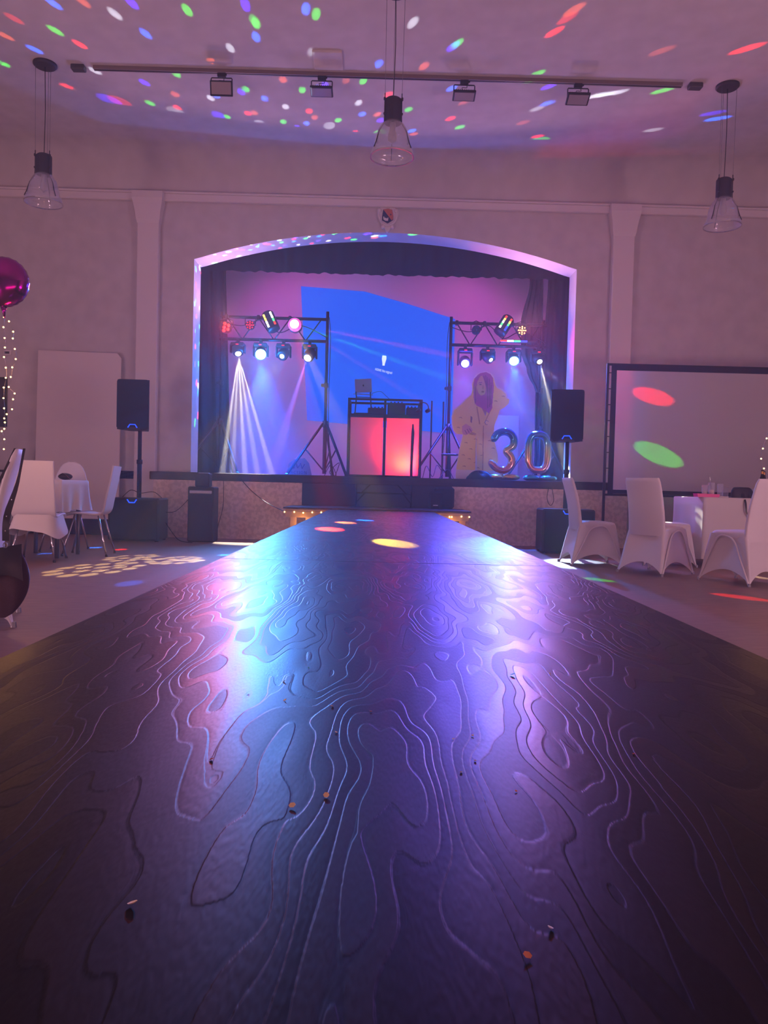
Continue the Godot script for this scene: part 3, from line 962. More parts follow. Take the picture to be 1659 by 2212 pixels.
	spot(t, "beam", a + Vector3(0, -0.04, 0.06), Vector3(2.96, 1.15, -12.15), Color(1.0, 0.93, 0.78), 1200.0, 2.2, 0.5)
	spot(t, "beam", a + Vector3(0, -0.04, 0.06), Vector3(2.35, 0.2, -9.2), Color(0.80, 0.90, 1.0), 70.0, 5.0, 0.5)
	for p in [Vector3(3.66, 0.66, -8.95), Vector3(3.66, 0.55, -8.95), Vector3(3.85, 0.48, -8.7), Vector3(3.95, 0.40, -8.6), Vector3(3.5, 0.0, -8.2)]:
		spot(t, "pattern", a + Vector3(0, -0.04, 0.06), p, Color(1.0, 0.97, 0.85), 110.0, 0.75, 0.2)
	# lights on top
	t = par_can("red par light with five bright lamps at the black curtain edge", Vector3(-2.61, 3.44, -13.08), Vector3(0.15, -0.1, 1), 0.10, 5, M.red_bright, 0.028)
	spot(t, "wash", Vector3(-2.58, 3.44, -13.02), Vector3(-1.0, 1.0, -5.0), Color(1.0, 0.08, 0.06), 8.0, 32.0, 1.0, 0.05)
	spot(t, "ceiling_spill", Vector3(-2.56, 3.48, -12.95), Vector3(-1.2, CEIL, -7.6), Color(1.0, 0.70, 0.80), 3.6, 58.0, 1.0, 0.12)
	par_can("small dim red par light beside the derby light", Vector3(-2.21, 3.49, -13.08), Vector3(0.05, -0.05, 1), 0.075, 13, M.red_led, 0.011)
	derby("tilted derby light with amber and white lens strips", Vector3(-1.87, 3.56, -13.12), 0.45, [[-0.06, ["yellow_seg", "yellow_seg", "white_seg", "white_seg"]], [0.06, ["white_seg", "white_seg", "green_seg", "red_seg"]]])
	var b = thing("mirror_ball_light", "glowing pink ball effect light scattering coloured dots", "stage light", Vector3(-1.47, 3.53, -13.16))
	var st = start()
	lathe(st, [Vector2(0.0, -0.16), Vector2(0.11, -0.16), Vector2(0.12, -0.14), Vector2(0.12, -0.05), Vector2(0.10, -0.03), Vector2(0.0, -0.03)], along(Vector3(0, 0, 1)), 24, -1)
	put("housing", st, M.black_plastic, b)
	st = start()
	lathe(st, [Vector2(0.112, -0.03), Vector2(0.112, 0.02), Vector2(0.10, 0.045), Vector2(0.075, 0.055)], along(Vector3(0, 0, 1)), 24)
	put("faceted_rim", st, M.pink_shell, b)
	st = start()
	lathe(st, [Vector2(0.075, 0.055), Vector2(0.05, 0.085), Vector2(0.0, 0.10)], along(Vector3(0, 0, 1)), 20)
	put("bright_dome", st, M.pink_core, b)
	var src = Vector3(-1.47, 3.53, -13.10)
	for q in DOTS:
		var to = Vector3(q[0], q[1], q[2])
		var d = to - src
		var nrm = Vector3.DOWN
		if q[1] < 4.1:
			nrm = Vector3.RIGHT
		var cosine = clampf(absf(d.normalized().dot(nrm)), 0.2, 1.0)
		var near = 1.0 if q[1] > 5.7 else 2.2
		var power = near * [3.2, 1.3, 2.0, 3.2, 1.1, 1.0][q[3]]
		spot(b, "dot", src + d.normalized() * 0.15, to, DOT_COLORS[q[3]], power * q[4] * d.length_squared() / cosine, clampf(rad_to_deg(0.05 / d.length()), 0.5, 1.5), 0.3)
	spot(b, "dot", src, Vector3(3.83, 2.217, -11.0), Color(1.0, 0.06, 0.03), 2000.0, 1.1, 0.25)
	spot(b, "dot", src, Vector3(3.93, 1.406, -11.0), DOT_COLORS[1], 1100.0, 1.2, 0.25)
	for q in [[-0.34, -5.6, 2, 1.0], [0.10, -4.35, 1, 0.35], [0.10, -4.35, 5, 0.8], [-0.115, -7.24, 0, 0.9], [-0.27, -6.68, 5, 0.5]]:
		spot(b, "dot", src, Vector3(q[0], DECK, q[1]), DOT_COLORS[q[2]], 900.0 * q[3], 0.75, 0.6)
	for q in [[-3.44, -9.47, 0, 1.0], [-3.66, -8.54, 0, 0.5], [-3.07, -9.29, 2, 0.4], [-1.75, -8.9, 0, 1.0], [-1.60, -8.8, 2, 0.8], [-1.98, -6.22, 0, 0.25], [2.1, -7.29, 1, 0.4], [2.98, -6.26, 2, 0.6]]:
		spot(b, "dot", src, Vector3(q[0], 0, q[1]), DOT_COLORS[q[2]], 800.0 * q[3], 0.8, 0.6)
	par_can("unlit bluish par light on the truss above the cardboard cutout", Vector3(1.59, 3.51, -13.08), Vector3(-0.05, -0.05, 1), 0.075, 7, mat("dark_lens", Color(0.12, 0.20, 0.32), 0.2))
	derby("tilted derby light with rainbow lens strips above the balloons", Vector3(2.06, 3.60, -13.12), -0.55, [[-0.05, ["red_seg", "yellow_seg", "white_seg", "green_seg", "white_seg"]], [0.05, ["red_seg", "yellow_seg", "green_seg", "blue_seg", "blue_seg"]]])
	t = par_can("red and amber par light glowing beside the narrow curtain", Vector3(2.36, 3.52, -13.08), Vector3(0.1, -0.1, 1), 0.082, 13, M.amber_bright, 0.013)
	spot(t, "wash", Vector3(2.38, 3.50, -13.0), Vector3(2.6, 1.5, -8.0), Color(1.0, 0.10, 0.06), 8.0, 40.0, 1.0, 0.05)
	spot(t, "ceiling_spill", Vector3(2.38, 3.54, -12.95), Vector3(1.6, CEIL, -7.6), Color(1.0, 0.70, 0.80), 3.6, 58.0, 1.0, 0.12)
	b = thing("led_bar", "short light bar with red green and blue segments on truss", "stage light", Vector3(2.22, 3.345, -13.12))
	st = start()
	bx(st, Vector3(0.10, 0, -0.03), Vector3(0.62, 0.05, 0.06), 0.01)
	put("housing", st, M.black_plastic, b)
	for k in 4:
		st = start()
		bx(st, Vector3(-0.16 + 0.115 * k, 0, 0.004), Vector3(0.11, 0.03, 0.012), 0.004)
		put("segment", st, M[["red_seg", "white_seg", "green_seg", "blue_seg"][k]], b)
	# magenta wash lamps added out of sight behind the valance to tint the backdrop
	for x in [-2.3, 2.2]:
		var p = thing("added_backdrop_wash", "added unseen magenta wash light hung behind the valance over the %s" % ("ball effect light" if x < 0 else "cutout"), "stage light", Vector3(x, 5.2, -14.1))
		st = start()
		bx(st, Vector3(0, 0.05, 0), Vector3(0.34, 0.12, 0.14), 0.02)
		put("housing", st, M.black_plastic, p)
		st = start()
		tube(st, [Vector3(0, 0.10, 0), Vector3(0, 0.205, 0)], 0.015, 8)
		put("hanger", st, M.black_metal, p)
		st = start()
		bx(st, Vector3(0, -0.012, 0), Vector3(0.28, 0.008, 0.09), 0.002)
		put("lens", st, glow("added_wash_lens", Color(1.0, 0.2, 0.6), 2.0), p)
		spot(p, "wash", Vector3(x, 5.15, -14.1), Vector3(x * 0.35, 2.6, -15.6), Color(0.84, 0.26, 0.78), 3.4, 70.0, 1.0, 0.1)

# ---------------------------------------------------------------- DJ desk

func desk():
	var t = thing("dj_desk", "black framed DJ desk with two white cloth panels glowing red", "desk", Vector3(0.09, STAGE, -12.9))
	for x in [-0.60, 0.0, 0.60]:
		for z in [0.0, -0.6]:
			if x == 0.0 and z < 0.0: continue
			var st = start()
			bx(st, Vector3(x, 0.655, z), Vector3(0.04, 1.31, 0.04), 0.005)
			put("post", st, M.black_metal, t)
	for q in [[1.30, 0.0], [1.30, -0.6], [0.03, 0.0], [0.03, -0.6]]:
		var st = start()
		bx(st, Vector3(0, q[0], q[1]), Vector3(1.24, 0.035, 0.035), 0.005)
		put("rail", st, M.black_metal, t)
	for x in [-0.60, 0.60]:
		var st = start()
		bx(st, Vector3(x, 1.30, -0.3), Vector3(0.035, 0.035, 0.6), 0.005)
		put("rail", st, M.black_metal, t)
	var st1 = start()
	bx(st1, Vector3(0, 1.03, -0.3), Vector3(1.20, 0.06, 0.62), 0.006)
	put("shelf", st1, M.black_plastic, t)
	for s in [-1, 1]:
		var rows = []
		for i in 13:
			var r = []
			for k in 15:
				var u = k / 14.0
				var v = i / 12.0
				r.append(Vector3(s * 0.30 - 0.27 + 0.54 * u, lerpf(1.0, 0.02, v), -0.015 + 0.006 * sin(u * 7.0 + s) * v - 0.01 * sin(u * PI) * sin(v * PI)))
			rows.append(r)
		var st = start()
		sheet(st, rows)
		put("cloth_panel", st, M.desk_scrim, t)
	# red par behind the panel
	var p = thing("floor_par_light", "red floor lamp behind the brighter panel of the desk", "stage light", Vector3(0.45, STAGE, -13.22))
	var st2 = start()
	lathe(st2, [Vector2(0.0, 0.0), Vector2(0.08, 0.0), Vector2(0.085, 0.09), Vector2(0.07, 0.095), Vector2(0.0, 0.085)], Transform3D(), 16, -1)
	put("housing", st2, M.black_plastic, p)
	st2 = start()
	lathe(st2, [Vector2(0.065, 0.096), Vector2(0.0, 0.10)], Transform3D(), 16)
	put("lens", st2, M.red_bright, p)
	omni(p, "red_glow", Vector3(0.46, STAGE + 0.16, -13.16), Color(1.0, 0.12, 0.04), 0.7, 0.04)
	spot(p, "panel_wash", Vector3(0.46, STAGE + 0.14, -13.2), Vector3(0.42, STAGE + 0.42, -12.9), Color(1.0, 0.13, 0.02), 7.0, 62.0, 1.0, 0.04)
	# gear on the shelf
	var gy = STAGE + 1.06
	for e in [[-0.05, 0.30, 0.11, "media player with flat black body beside the laptop stand", "media_player"], [0.28, 0.30, 0.20, "taller black mixer in the middle of the desk shelf", "audio_mixer"], [0.565, 0.24, 0.13, "black media player with small knobs beside the headphones", "media_player"]]:
		var g = thing(e[4], e[3], "audio gear", Vector3(e[0], gy, -13.12), 0, "black audio gear on the desk shelf")
		var st = start()
		bx(st, Vector3(0, e[2] / 2, 0), Vector3(e[1], e[2], 0.32), 0.012)
		put("body", st, M.black_plastic, g)
		for k in 4:
			st = start()
			lathe(st, [Vector2(0.014, 0.0), Vector2(0.012, 0.025), Vector2(0.0, 0.026)], Transform3D(Basis(), Vector3(-0.09 + 0.06 * k, e[2], 0.08)), 10, -1)
			put("knob", st, M.black_plastic, g)
	# laptop on its stand
	var ls = thing("laptop_stand", "black folding stand holding the laptop above the desk", "stand", Vector3(-0.28, gy, -13.05))
	for s in [-1, 1]:
		var st = start()
		tube(st, [Vector3(0.14 * s, 0.008, 0.14), Vector3(0.14 * s, 0.008, -0.12), Vector3(0.12 * s, 0.30, -0.10), Vector3(0.12 * s, 0.33, 0.16), Vector3(0.12 * s, 0.36, 0.17)], 0.011, 6)
		put("side_frame", st, M.black_metal, ls)
	for q in [Vector3(0, 0.30, -0.10), Vector3(0, 0.008, 0.14), Vector3(0, 0.19, -0.11)]:
		var st = start()
		tube(st, [q + Vector3(-0.13, 0, 0), q + Vector3(0.13, 0, 0)], 0.008, 6)
		put("cross_bar", st, M.black_metal, ls)
	var lp = thing("laptop", "open grey laptop seen from behind on the desk stand", "laptop", Vector3(-0.27, gy + 0.335, -13.0), deg_to_rad(12.0))
	st2 = start()
	bx(st2, Vector3(0, 0.008, -0.09), Vector3(0.30, 0.016, 0.21), 0.005, Basis(Vector3(1, 0, 0), 0.12))
	put("base", st2, M.laptop_aluminium, lp)
	st2 = start()
	var lb = Basis(Vector3(0, 0, 1), deg_to_rad(6.0)) * Basis(Vector3(1, 0, 0), deg_to_rad(10.0))
	bx(st2, Vector3(-0.02, 0.135, 0.03), Vector3(0.285, 0.225, 0.008), 0.003, lb)
	var lid = put("lid", st2, M.laptop_aluminium, lp)
	st2 = start()
	blob(st2, Vector3(-0.022, 0.137, 0.036), Vector3(0.014, 0.016, 0.003), 12, 6)
	blob(st2, Vector3(-0.018, 0.158, 0.038), Vector3(0.003, 0.006, 0.002), 8, 5)
	put("emblem", st2, mat("emblem_dark", Color(0.08, 0.08, 0.1), 0.2), lid)
	st2 = start()
	tube(st2, curve([Vector3(-0.14, gy + 0.36, -13.08), Vector3(0.0, gy + 0.40, -13.1), Vector3(0.10, gy + 0.33, -13.12), Vector3(0.18, gy + 0.26, -13.12)]), 0.004, 5)
	var lc = put("laptop_cable", st2, M.cable)
	tag(lc, "thin black cable arching from laptop down to the mixer", "cable")
	# headphones on the corner post
	var hp = thing("headphones", "black headphones hung over the corner of the desk", "headphones", Vector3(0.71, STAGE + 1.15, -12.88))
	st2 = start()
	var arc = []
	for k in 13:
		var a = deg_to_rad(lerpf(-20.0, 200.0, k / 12.0))
		arc.append(Vector3(0.01 + 0.085 * cos(a), 0.03 + 0.085 * sin(a), 0.03))
	tube(st2, arc, 0.009, 6)
	put("headband", st2, M.black_plastic, hp)
	for q in [[0.085, -0.02], [-0.07, -0.02]]:
		st2 = start()
		lathe(st2, [Vector2(0.0, -0.022), Vector2(0.042, -0.02), Vector2(0.048, 0.0), Vector2(0.042, 0.02), Vector2(0.0, 0.022)], Transform3D(Basis(Vector3(0, 1, 0), 0.6) * Basis(Vector3(0, 0, 1), PI / 2 - 0.9), Vector3(q[0], q[1], 0.035)), 16)
		put("ear_cup", st2, M.black_plastic, hp)
	# folded dark umbrella-like pole leaning on the panel
	st2 = start()
	tube(st2, [Vector3(0, 0.0, 0), Vector3(0.0, 0.25, 0), Vector3(0.005, 0.55, 0), Vector3(0.012, 0.75, -0.02), Vector3(0.01, 0.90, -0.04)], [0.024, 0.024, 0.027, 0.03, 0.012], 10)
	var um = put("furled_pole", st2, M.black_plastic)
	um.position = Vector3(0.545, STAGE, -12.80)
	tag(um, "furled black pole standing before the brighter desk panel", "pole")

# ---------------------------------------------------------------- props on the stage

func fill(img, pts, color):
	var h = img.get_height()
	var w = img.get_width()
	var lo = 1e9
	var hi = -1e9
	for p in pts:
		lo = minf(lo, p[1])
		hi = maxf(hi, p[1])
	for y in range(maxi(0, int(lo)), mini(h - 1, int(hi)) + 1):
		var xs = []
		for i in pts.size():
			var a = pts[i]
			var b = pts[(i + 1) % pts.size()]
			var yy = y + 0.5
			if (a[1] <= yy) != (b[1] <= yy):
				xs.append(a[0] + (yy - a[1]) / (b[1] - a[1]) * (b[0] - a[0]))
		xs.sort()
		for i in range(0, xs.size() - 1, 2):
			for x in range(maxi(0, int(xs[i])), mini(w - 1, int(xs[i + 1])) + 1):
				img.set_pixel(x, y, color)

func cutout():
	# outline in centimetres of the board, origin at the foot, x right, y up
	var o = [[5.1, 173], [13, 175.5], [21, 172], [26, 167.5], [29.5, 156], [32.5, 151], [41.5, 147], [47, 142], [48, 137], [51.5, 131], [51.3, 125], [46, 119], [37.5, 114], [36, 107], [31.5, 95], [29.5, 88], [29, 72], [31.5, 60], [36.5, 42], [37.5, 31], [32, 14], [32, 0], [-32.5, 0], [-29.5, 31], [-25.4, 57], [-22, 73], [-31.5, 73.5], [-37, 79], [-40, 90], [-40.6, 102], [-37.5, 112.5], [-26.5, 121.5], [-17.3, 132], [-10, 138], [-8, 147], [-9.6, 155], [-6, 165.5], [-1, 170.5]]
	var k = 2.0
	var W = 192
	var Hh = 360
	var P = func(a): return [W / 2.0 + a[0] * k, Hh - 4 - a[1] * k]
	var img = Image.create(W, Hh, false, Image.FORMAT_RGB8)
	img.fill(Color(0.93, 0.92, 0.92))
	var draw = func(pts, c):
		var q = []
		for p in pts:
			q.append(P.call(p))
		fill(img, q, c)
	var coat = Color(0.97, 0.88, 0.56)
	var fold = Color(0.78, 0.64, 0.38)
	var hair = Color(0.74, 0.30, 0.66)
	var hair2 = Color(0.52, 0.16, 0.46)
	var skin = Color(0.86, 0.66, 0.66)
	var inner = []
	for p in o:   # printed figure a little inside the cut edge
		inner.append([p[0] * 0.955, clampf(1.5 + p[1] * 0.975, 16.0, 200.0)])
	draw.call(inner, coat)
	# folds and pockets of the coat
	draw.call([[-1, 118], [0.5, 118], [6, 90], [4.5, 90]], fold)
	draw.call([[24, 118], [25, 118], [13, 92], [12, 92]], fold)
	draw.call([[10.5, 88], [11.8, 88], [13, 16], [11.5, 16]], fold)
	for q in [[-20, 60], [-12, 50], [-5, 66], [3, 58], [18, 64], [24, 52], [-24, 40], [-14, 34], [-4, 28], [6, 40], [20, 34], [-30, 100], [-33, 84], [26, 128], [38, 136], [-22, 22], [0, 20], [22, 22]]:
		draw.call([[q[0], q[1]], [q[0] + 5, q[1] + 1.2], [q[0] + 7, q[1] - 1.5], [q[0] + 4, q[1] - 0.6]], fold)
	draw.call([[-13, 76], [-9, 78], [0, 75], [-1, 72], [-10, 73]], fold)
	# scarf-like opening, neck
	draw.call([[2, 136], [17, 136], [18, 120], [14, 104], [10, 112], [4, 124]], Color(0.70, 0.50, 0.56))
	# hair behind
	draw.call([[4, 172], [13, 174], [20, 170.5], [24, 165], [26, 150], [25, 132], [24, 116], [19, 108], [15, 112], [8, 116], [-1, 120], [-4, 128], [-6, 140], [-7, 152], [-5, 163], [0, 169]], hair)
	# face
	draw.call([[0, 164], [6, 168], [12, 166], [15, 158], [15, 146], [11, 138], [6, 136], [2, 140], [-1, 148], [-2, 157]], skin)
	# hair falling over the face
	draw.call([[6, 171], [14, 172], [20, 168], [23, 158], [24, 140], [22, 118], [17, 110], [14, 122], [13, 138], [14, 150], [11, 160]], hair)
	draw.call([[-2, 166], [4, 171], [3, 166], [-1, 158], [-2, 146], [-2, 132], [1, 122], [-3, 122], [-6, 134], [-6, 152]], hair)
	for q in [[-4, 150, -3, 124], [15, 166, 17, 116], [18, 164, 20, 118], [21, 158, 22, 122], [9, 168, 14, 150], [12, 169, 16, 140]]:
		draw.call([[q[0], q[1]], [q[0] + 0.9, q[1]], [q[2] + 0.7, q[3]], [q[2], q[3]]], hair2)
	# eye, brow, nose, mouth
	draw.call([[1.5, 156.5], [6.5, 157.5], [6.5, 156.6], [1.5, 155.6]], hair2)
	draw.call([[2.2, 153.6], [4.4, 154.6], [6.4, 153.6], [4.4, 152.8]], Color(0.25, 0.12, 0.22))
	draw.call([[8.2, 153], [9.2, 153], [10.0, 147], [7.8, 146.6]], Color(0.76, 0.54, 0.56))
	draw.call([[6.2, 142.8], [8.4, 143.8], [11, 143.2], [10, 141.2], [7.4, 141]], Color(0.62, 0.20, 0.32))
	# hand on the hip
	draw.call([[-23, 86], [-17, 90], [-10, 86], [-6, 80], [-9, 76], [-13, 74], [-17, 72], [-21, 73], [-23, 78]], skin)
	for q in [[-19, 80, -15, 74], [-15.5, 82, -11.5, 76], [-12, 83, -8, 78]]:
		draw.call([[q[0], q[1]], [q[0] + 0.9, q[1]], [q[2] + 0.6, q[3]], [q[2] - 0.4, q[3]]], Color(0.55, 0.34, 0.42))
	draw.call([[-10, 103], [-7, 101], [-8, 92], [-10, 94]], Color(0.62, 0.46, 0.40))
	# button ring
	for a in 14:
		var g = lerpf(0.6, 5.2, a / 13.0)
		draw.call([[16 + 2.6 * cos(g), 93 + 3.4 * sin(g)], [16.6 + 2.6 * cos(g), 93.4 + 3.4 * sin(g)], [16.6 + 2.6 * cos(g), 92.6 + 3.4 * sin(g)]], Color(0.4, 0.32, 0.3))
	var m = StandardMaterial3D.new()
	m.resource_name = "printed_cardboard"
	m.albedo_texture = ImageTexture.create_from_image(img)
	m.roughness = 0.5
	# map board metres to the print
	m.uv1_scale = Vector3(k * 100.0 / W, -k * 100.0 / Hh, 1)
	m.uv1_offset = Vector3(0.5, (Hh - 4.0) / Hh, 0)
	m.texture_repeat = false
	var t = thing("cardboard_cutout", "life-size cardboard cutout of a person in a long pale yellow coat", "cutout", Vector3(1.565, STAGE, -12.5))
	var poly = []
	for p in o:
		poly.append(Vector2(p[0], p[1]) / 100.0)
	var st = start()
	prism(st, poly, -0.008, 0.0)
	put("board", st, m, t)
	st = start()
	st.set_smooth_group(-1)
	prism(st, [Vector2(-0.02, 0.0), Vector2(-0.26, 0.0), Vector2(-0.02, 0.7)], -0.004, 0.004, Transform3D(Basis(Vector3(0, 1, 0), -PI / 2), Vector3(0, 0, -0.02)).rotated_local(Vector3(0, 1, 0), PI))
	put("rear_strut", st, M.paper, t)

func rainbow(y):
	var ks = [[0.0, Color(0.62, 0.22, 0.30)], [0.20, Color(0.72, 0.34, 0.32)], [0.42, Color(0.80, 0.62, 0.28)], [0.58, Color(0.55, 0.66, 0.45)], [0.70, Color(0.10, 0.50, 0.62)], [0.88, Color(0.05, 0.22, 0.80)], [1.0, Color(0.10, 0.15, 0.85)]]
	for i in ks.size() - 1:
		if y <= ks[i + 1][0]:
			return ks[i][1].lerp(ks[i + 1][1], clampf((y - ks[i][0]) / (ks[i + 1][0] - ks[i][0]), 0, 1))
	return ks[-1][1]

func balloon_base(t, x, foil):
	for s in [[-0.135, 0.05, 0.10], [0.135, 0.05, 0.10], [0.0, 0.045, -0.10]]:
		var st = start()
		blob(st, Vector3(x + s[0], s[1], s[2]), Vector3(0.135, 0.05, 0.11), 20, 10)
		put("base_lobe", st, foil, t)
	var st = start()
	tube(st, [Vector3(x, 0.04, 0), Vector3(x, 0.14, 0)], 0.02, 8)
	put("neck", st, M.white_foil, t)

func balloons():
	var s = 0.001012
	var t = thing("number_balloon", "foil number 3 balloon shading from blue to rose on gold base", "balloon", Vector3(1.97, STAGE, -12.2))
	var pts = []
	for q in [[262, 505], [258, 450], [310, 375], [410, 340], [510, 372], [562, 460], [545, 560], [455, 640], [520, 730], [540, 820], [495, 905], [400, 940], [300, 905], [228, 835], [238, 790]]:
		pts.append(Vector3((q[0] - 410) * s, (1100 - q[1]) * s, 0))
	var c = curve(pts, 6)
	var rad = []
	for i in c.size():
		var e = minf(i, c.size() - 1 - i) / 7.0
		rad.append(0.060 * sqrt(clampf(e * (2.0 - e), 0.03, 1.0)) if e < 1.0 else 0.060)
	var st = start()
	tube(st, c, rad, 16, false, true, func(p): return rainbow((p.y - 0.10) / 0.73))
	put("digit", st, M.rainbow_foil, t)
	balloon_base(t, -0.02, M.gold_foil)
	t = thing("number_balloon", "foil number 0 balloon shading from blue to rose on teal base", "balloon", Vector3(2.51, STAGE, -12.2))
	pts = []
	for k in 48:
		var a = TAU * k / 48
		var x = 0.152 * signf(cos(a)) * pow(absf(cos(a)), 0.72)
		var y = 0.282 * signf(sin(a)) * pow(absf(sin(a)), 0.62)
		pts.append(Vector3(x, 0.455 + y, 0))
	st = start()
	tube(st, pts, 0.060, 16, true, false, func(p): return rainbow((p.y - 0.10) / 0.73))
	put("digit", st, M.rainbow_foil, t)
	balloon_base(t, 0.02, M.teal_foil)

func cable(label, pts, r = 0.005, steps = 6):
	var st = start()
	tube(st, curve(pts, steps), r, 5)
	var o = put("cable", st, M.cable)
	tag(o, label, "cable")

func stage_props():
	cutout()
	balloons()
	# thin stands between desk and truss
	for q in [[0.91, 2.36, "thin black microphone stand next to the desk"], [1.115, 2.35, "thin black microphone stand next to the truss pole"]]:
		var t = thing("microphone_stand", q[2], "stand", Vector3(q[0], STAGE, -13.6))
		var st = start()
		tube(st, [Vector3(0, 0.02, 0), Vector3(0, q[1] - STAGE, 0)], 0.014, 8)
		put("pole", st, M.black_metal, t)
		st = start()
		lathe(st, [Vector2(0.0, 0.0), Vector2(0.09, 0.0), Vector2(0.09, 0.012), Vector2(0.02, 0.03), Vector2(0.0, 0.03)], Transform3D(), 20, -1)
		put("base", st, M.black_metal, t)
	# low H-shaped rack by the truss pole
	var r = thing("low_rack", "low black H-shaped bar rack by the cutout's feet", "rack", Vector3(1.22, STAGE, -13.0))
	var st = start()
	bx(st, Vector3(0.0, 0.42, 0), Vector3(0.34, 0.035, 0.035), 0.004)
	put("bar", st, M.black_metal, r)
	for x in [-0.15, 0.15]:
		st = start()
		bx(st, Vector3(x, 0.21, 0), Vector3(0.03, 0.42, 0.03), 0.004)
		put("leg", st, M.black_metal, r)
	# printed bag
	var b = thing("printed_bag", "pale bag printed with ACTION standing behind the tripod legs", "bag", Vector3(-1.40, STAGE, -13.75), 0.1)
	st = start()
	prism(st, [Vector2(-0.24, 0.0), Vector2(0.23, 0.0), Vector2(0.17, 0.24), Vector2(0.09, 0.33), Vector2(-0.10, 0.30), Vector2(-0.19, 0.22)], -0.12, 0.0)
	put("body", st, mat("bag_fabric", Color(0.52, 0.48, 0.52), 0.8), b)
	var tm = TextMesh.new()
	var f = SystemFont.new()
	f.font_names = PackedStringArray(["Droid Sans"])
	f.font_weight = 700
	tm.font = f
	tm.text = "ACTION"
	tm.font_size = 32
	tm.pixel_size = 0.30 / 122.0
	tm.depth = 0.003
	share("lettering", tm, mat("bag_print", Color(0.25, 0.18, 0.34), 0.8), b, Transform3D(Basis(), Vector3(-0.01, 0.07, 0.003)))
	st = start()
	for q in [[-0.10, 0.14, -0.06, 0.25], [-0.06, 0.25, -0.03, 0.15], [-0.03, 0.15, 0.02, 0.24], [0.02, 0.24, 0.05, 0.14], [0.05, 0.14, 0.09, 0.22]]:
		tube(st, [Vector3(q[0], q[1], 0.003), Vector3(q[2], q[3], 0.003)], 0.008, 5)
	put("printed_scrawl", st, M.bag_print, b)
	# crumpled dark jacket in front of the cutout
	var rows = []
	for i in 11:
		var row = []
		for k in 25:
			var a = TAU * k / 24.0
			var v = i / 10.0
			var rr = sin(v * PI / 2 + 0.02) * (0.19 + 0.03 * sin(a * 3.0 + 1.0) + 0.02 * sin(a * 7.0))
			row.append(Vector3(rr * cos(a), (0.12 + 0.025 * sin(a * 4.0)) * cos(v * PI / 2) + 0.004, rr * 0.7 * sin(a)))
		rows.append(row)
	st = start()
	sheet(st, rows)
	var j = put("jacket", st, M.black_cloth)
	j.position = Vector3(1.56, STAGE, -12.05)
	tag(j, "crumpled black jacket lying at the cutout's feet", "jacket")
	# pale flat standing behind the balloons
	st = start()
	bx(st, Vector3(2.33, STAGE + 0.62, -14.5), Vector3(0.56, 1.24, 0.03), 0.004)
	var w = put("scenery_flat", st, M.backdrop_cloth)
	tag(w, "pale upright board behind the number 3 balloon", "board")
	cable("tangle of black cables on stage floor beside the desk", [Vector3(0.74, 1.0, -12.85), Vector3(0.80, 1.20, -12.9), Vector3(0.90, 1.02, -12.8), Vector3(0.98, 1.22, -12.95), Vector3(1.08, 1.05, -12.9), Vector3(1.0, 0.99, -12.7), Vector3(1.15, 1.15, -12.85), Vector3(1.25, 0.99, -12.8)], 0.006)
	cable("black cable loops on stage floor below the laptop side pole", [Vector3(-0.90, 1.0, -13.0), Vector3(-0.80, 1.18, -13.05), Vector3(-0.70, 1.0, -12.95), Vector3(-0.82, 1.06, -13.0), Vector3(-0.66, 1.22, -13.05), Vector3(-0.72, 1.0, -13.0)], 0.006)
	cable("black cable drooping from stage lip to the cross platform", [Vector3(-2.05, 0.90, -11.55), Vector3(-1.85, 0.72, -11.4), Vector3(-1.60, 0.56, -11.2), Vector3(-1.26, 0.47, -10.42)], 0.006)
	cable("thin black cable hanging beside the black tower", [Vector3(-2.30, 0.90, -11.55), Vector3(-2.27, 0.5, -11.4), Vector3(-2.30, 0.2, -11.2), Vector3(-2.28, 0.01, -11.0)], 0.005)
	cable("black cable loop hanging from lip above the subwoofer by the screen", [Vector3(2.55, 0.88, -11.55), Vector3(2.50, 0.72, -11.4), Vector3(2.53, 0.62, -11.3), Vector3(2.60, 0.70, -11.4), Vector3(2.60, 0.88, -11.55)], 0.005)
	# thin dark grey slab on the apron, then folded frame and case
	st = start()
	bx(st, Vector3(-0.01, 0.69, -11.57), Vector3(2.24, 0.34, 0.016), 0.004)
	var d = put("dark_slab", st, mat("dark_grey", Color(0.24, 0.24, 0.28), 0.9))
	tag(d, "wide dark grey slab across the stage front behind catwalk head", "panel")
	var fr = thing("folded_frame", "black folded table frame leaning on the stage front", "frame", Vector3(0.09, 0.53, -11.50))
	for x in [-0.41, 0.41]:
		st = start()
		tube(st, [Vector3(x, 0.0, 0), Vector3(x, 0.34, 0)], 0.014, 8)
		put("leg", st, M.black_metal, fr)
		st = start()
		tube(st, [Vector3(x, 0.06, 0), Vector3(x * 0.70, 0.20, 0)], 0.010, 6)
		put("brace", st, M.black_metal, fr)
		st = start()
		tube(st, [Vector3(x * 0.80, 0.21, 0), Vector3(x * 0.50, 0.33, 0)], 0.010, 6)
		put("brace", st, M.black_metal, fr)
	st = start()
	tube(st, [Vector3(-0.41, 0.205, 0), Vector3(0.41, 0.205, 0)], 0.012, 8)
	put("cross_bar", st, M.black_metal, fr)
	var cs = thing("equipment_case", "black equipment case with front pouch on the cross platform", "case", Vector3(0.93, 0.53, -11.42))
	st = start()
	bx(st, Vector3(0.05, 0.16, -0.02), Vector3(0.30, 0.32, 0.14), 0.03)
	put("body", st, mat("case_fabric", Color(0.10, 0.10, 0.12), 0.8), cs)
	st = start()
	bx(st, Vector3(-0.08, 0.13, 0.06), Vector3(0.20, 0.26, 0.10), 0.03)
	put("pouch", st, M.black_cloth, cs)
	st = start()
	bx(st, Vector3(-0.08, 0.05, 0.112), Vector3(0.07, 0.012, 0.004), 0.001)
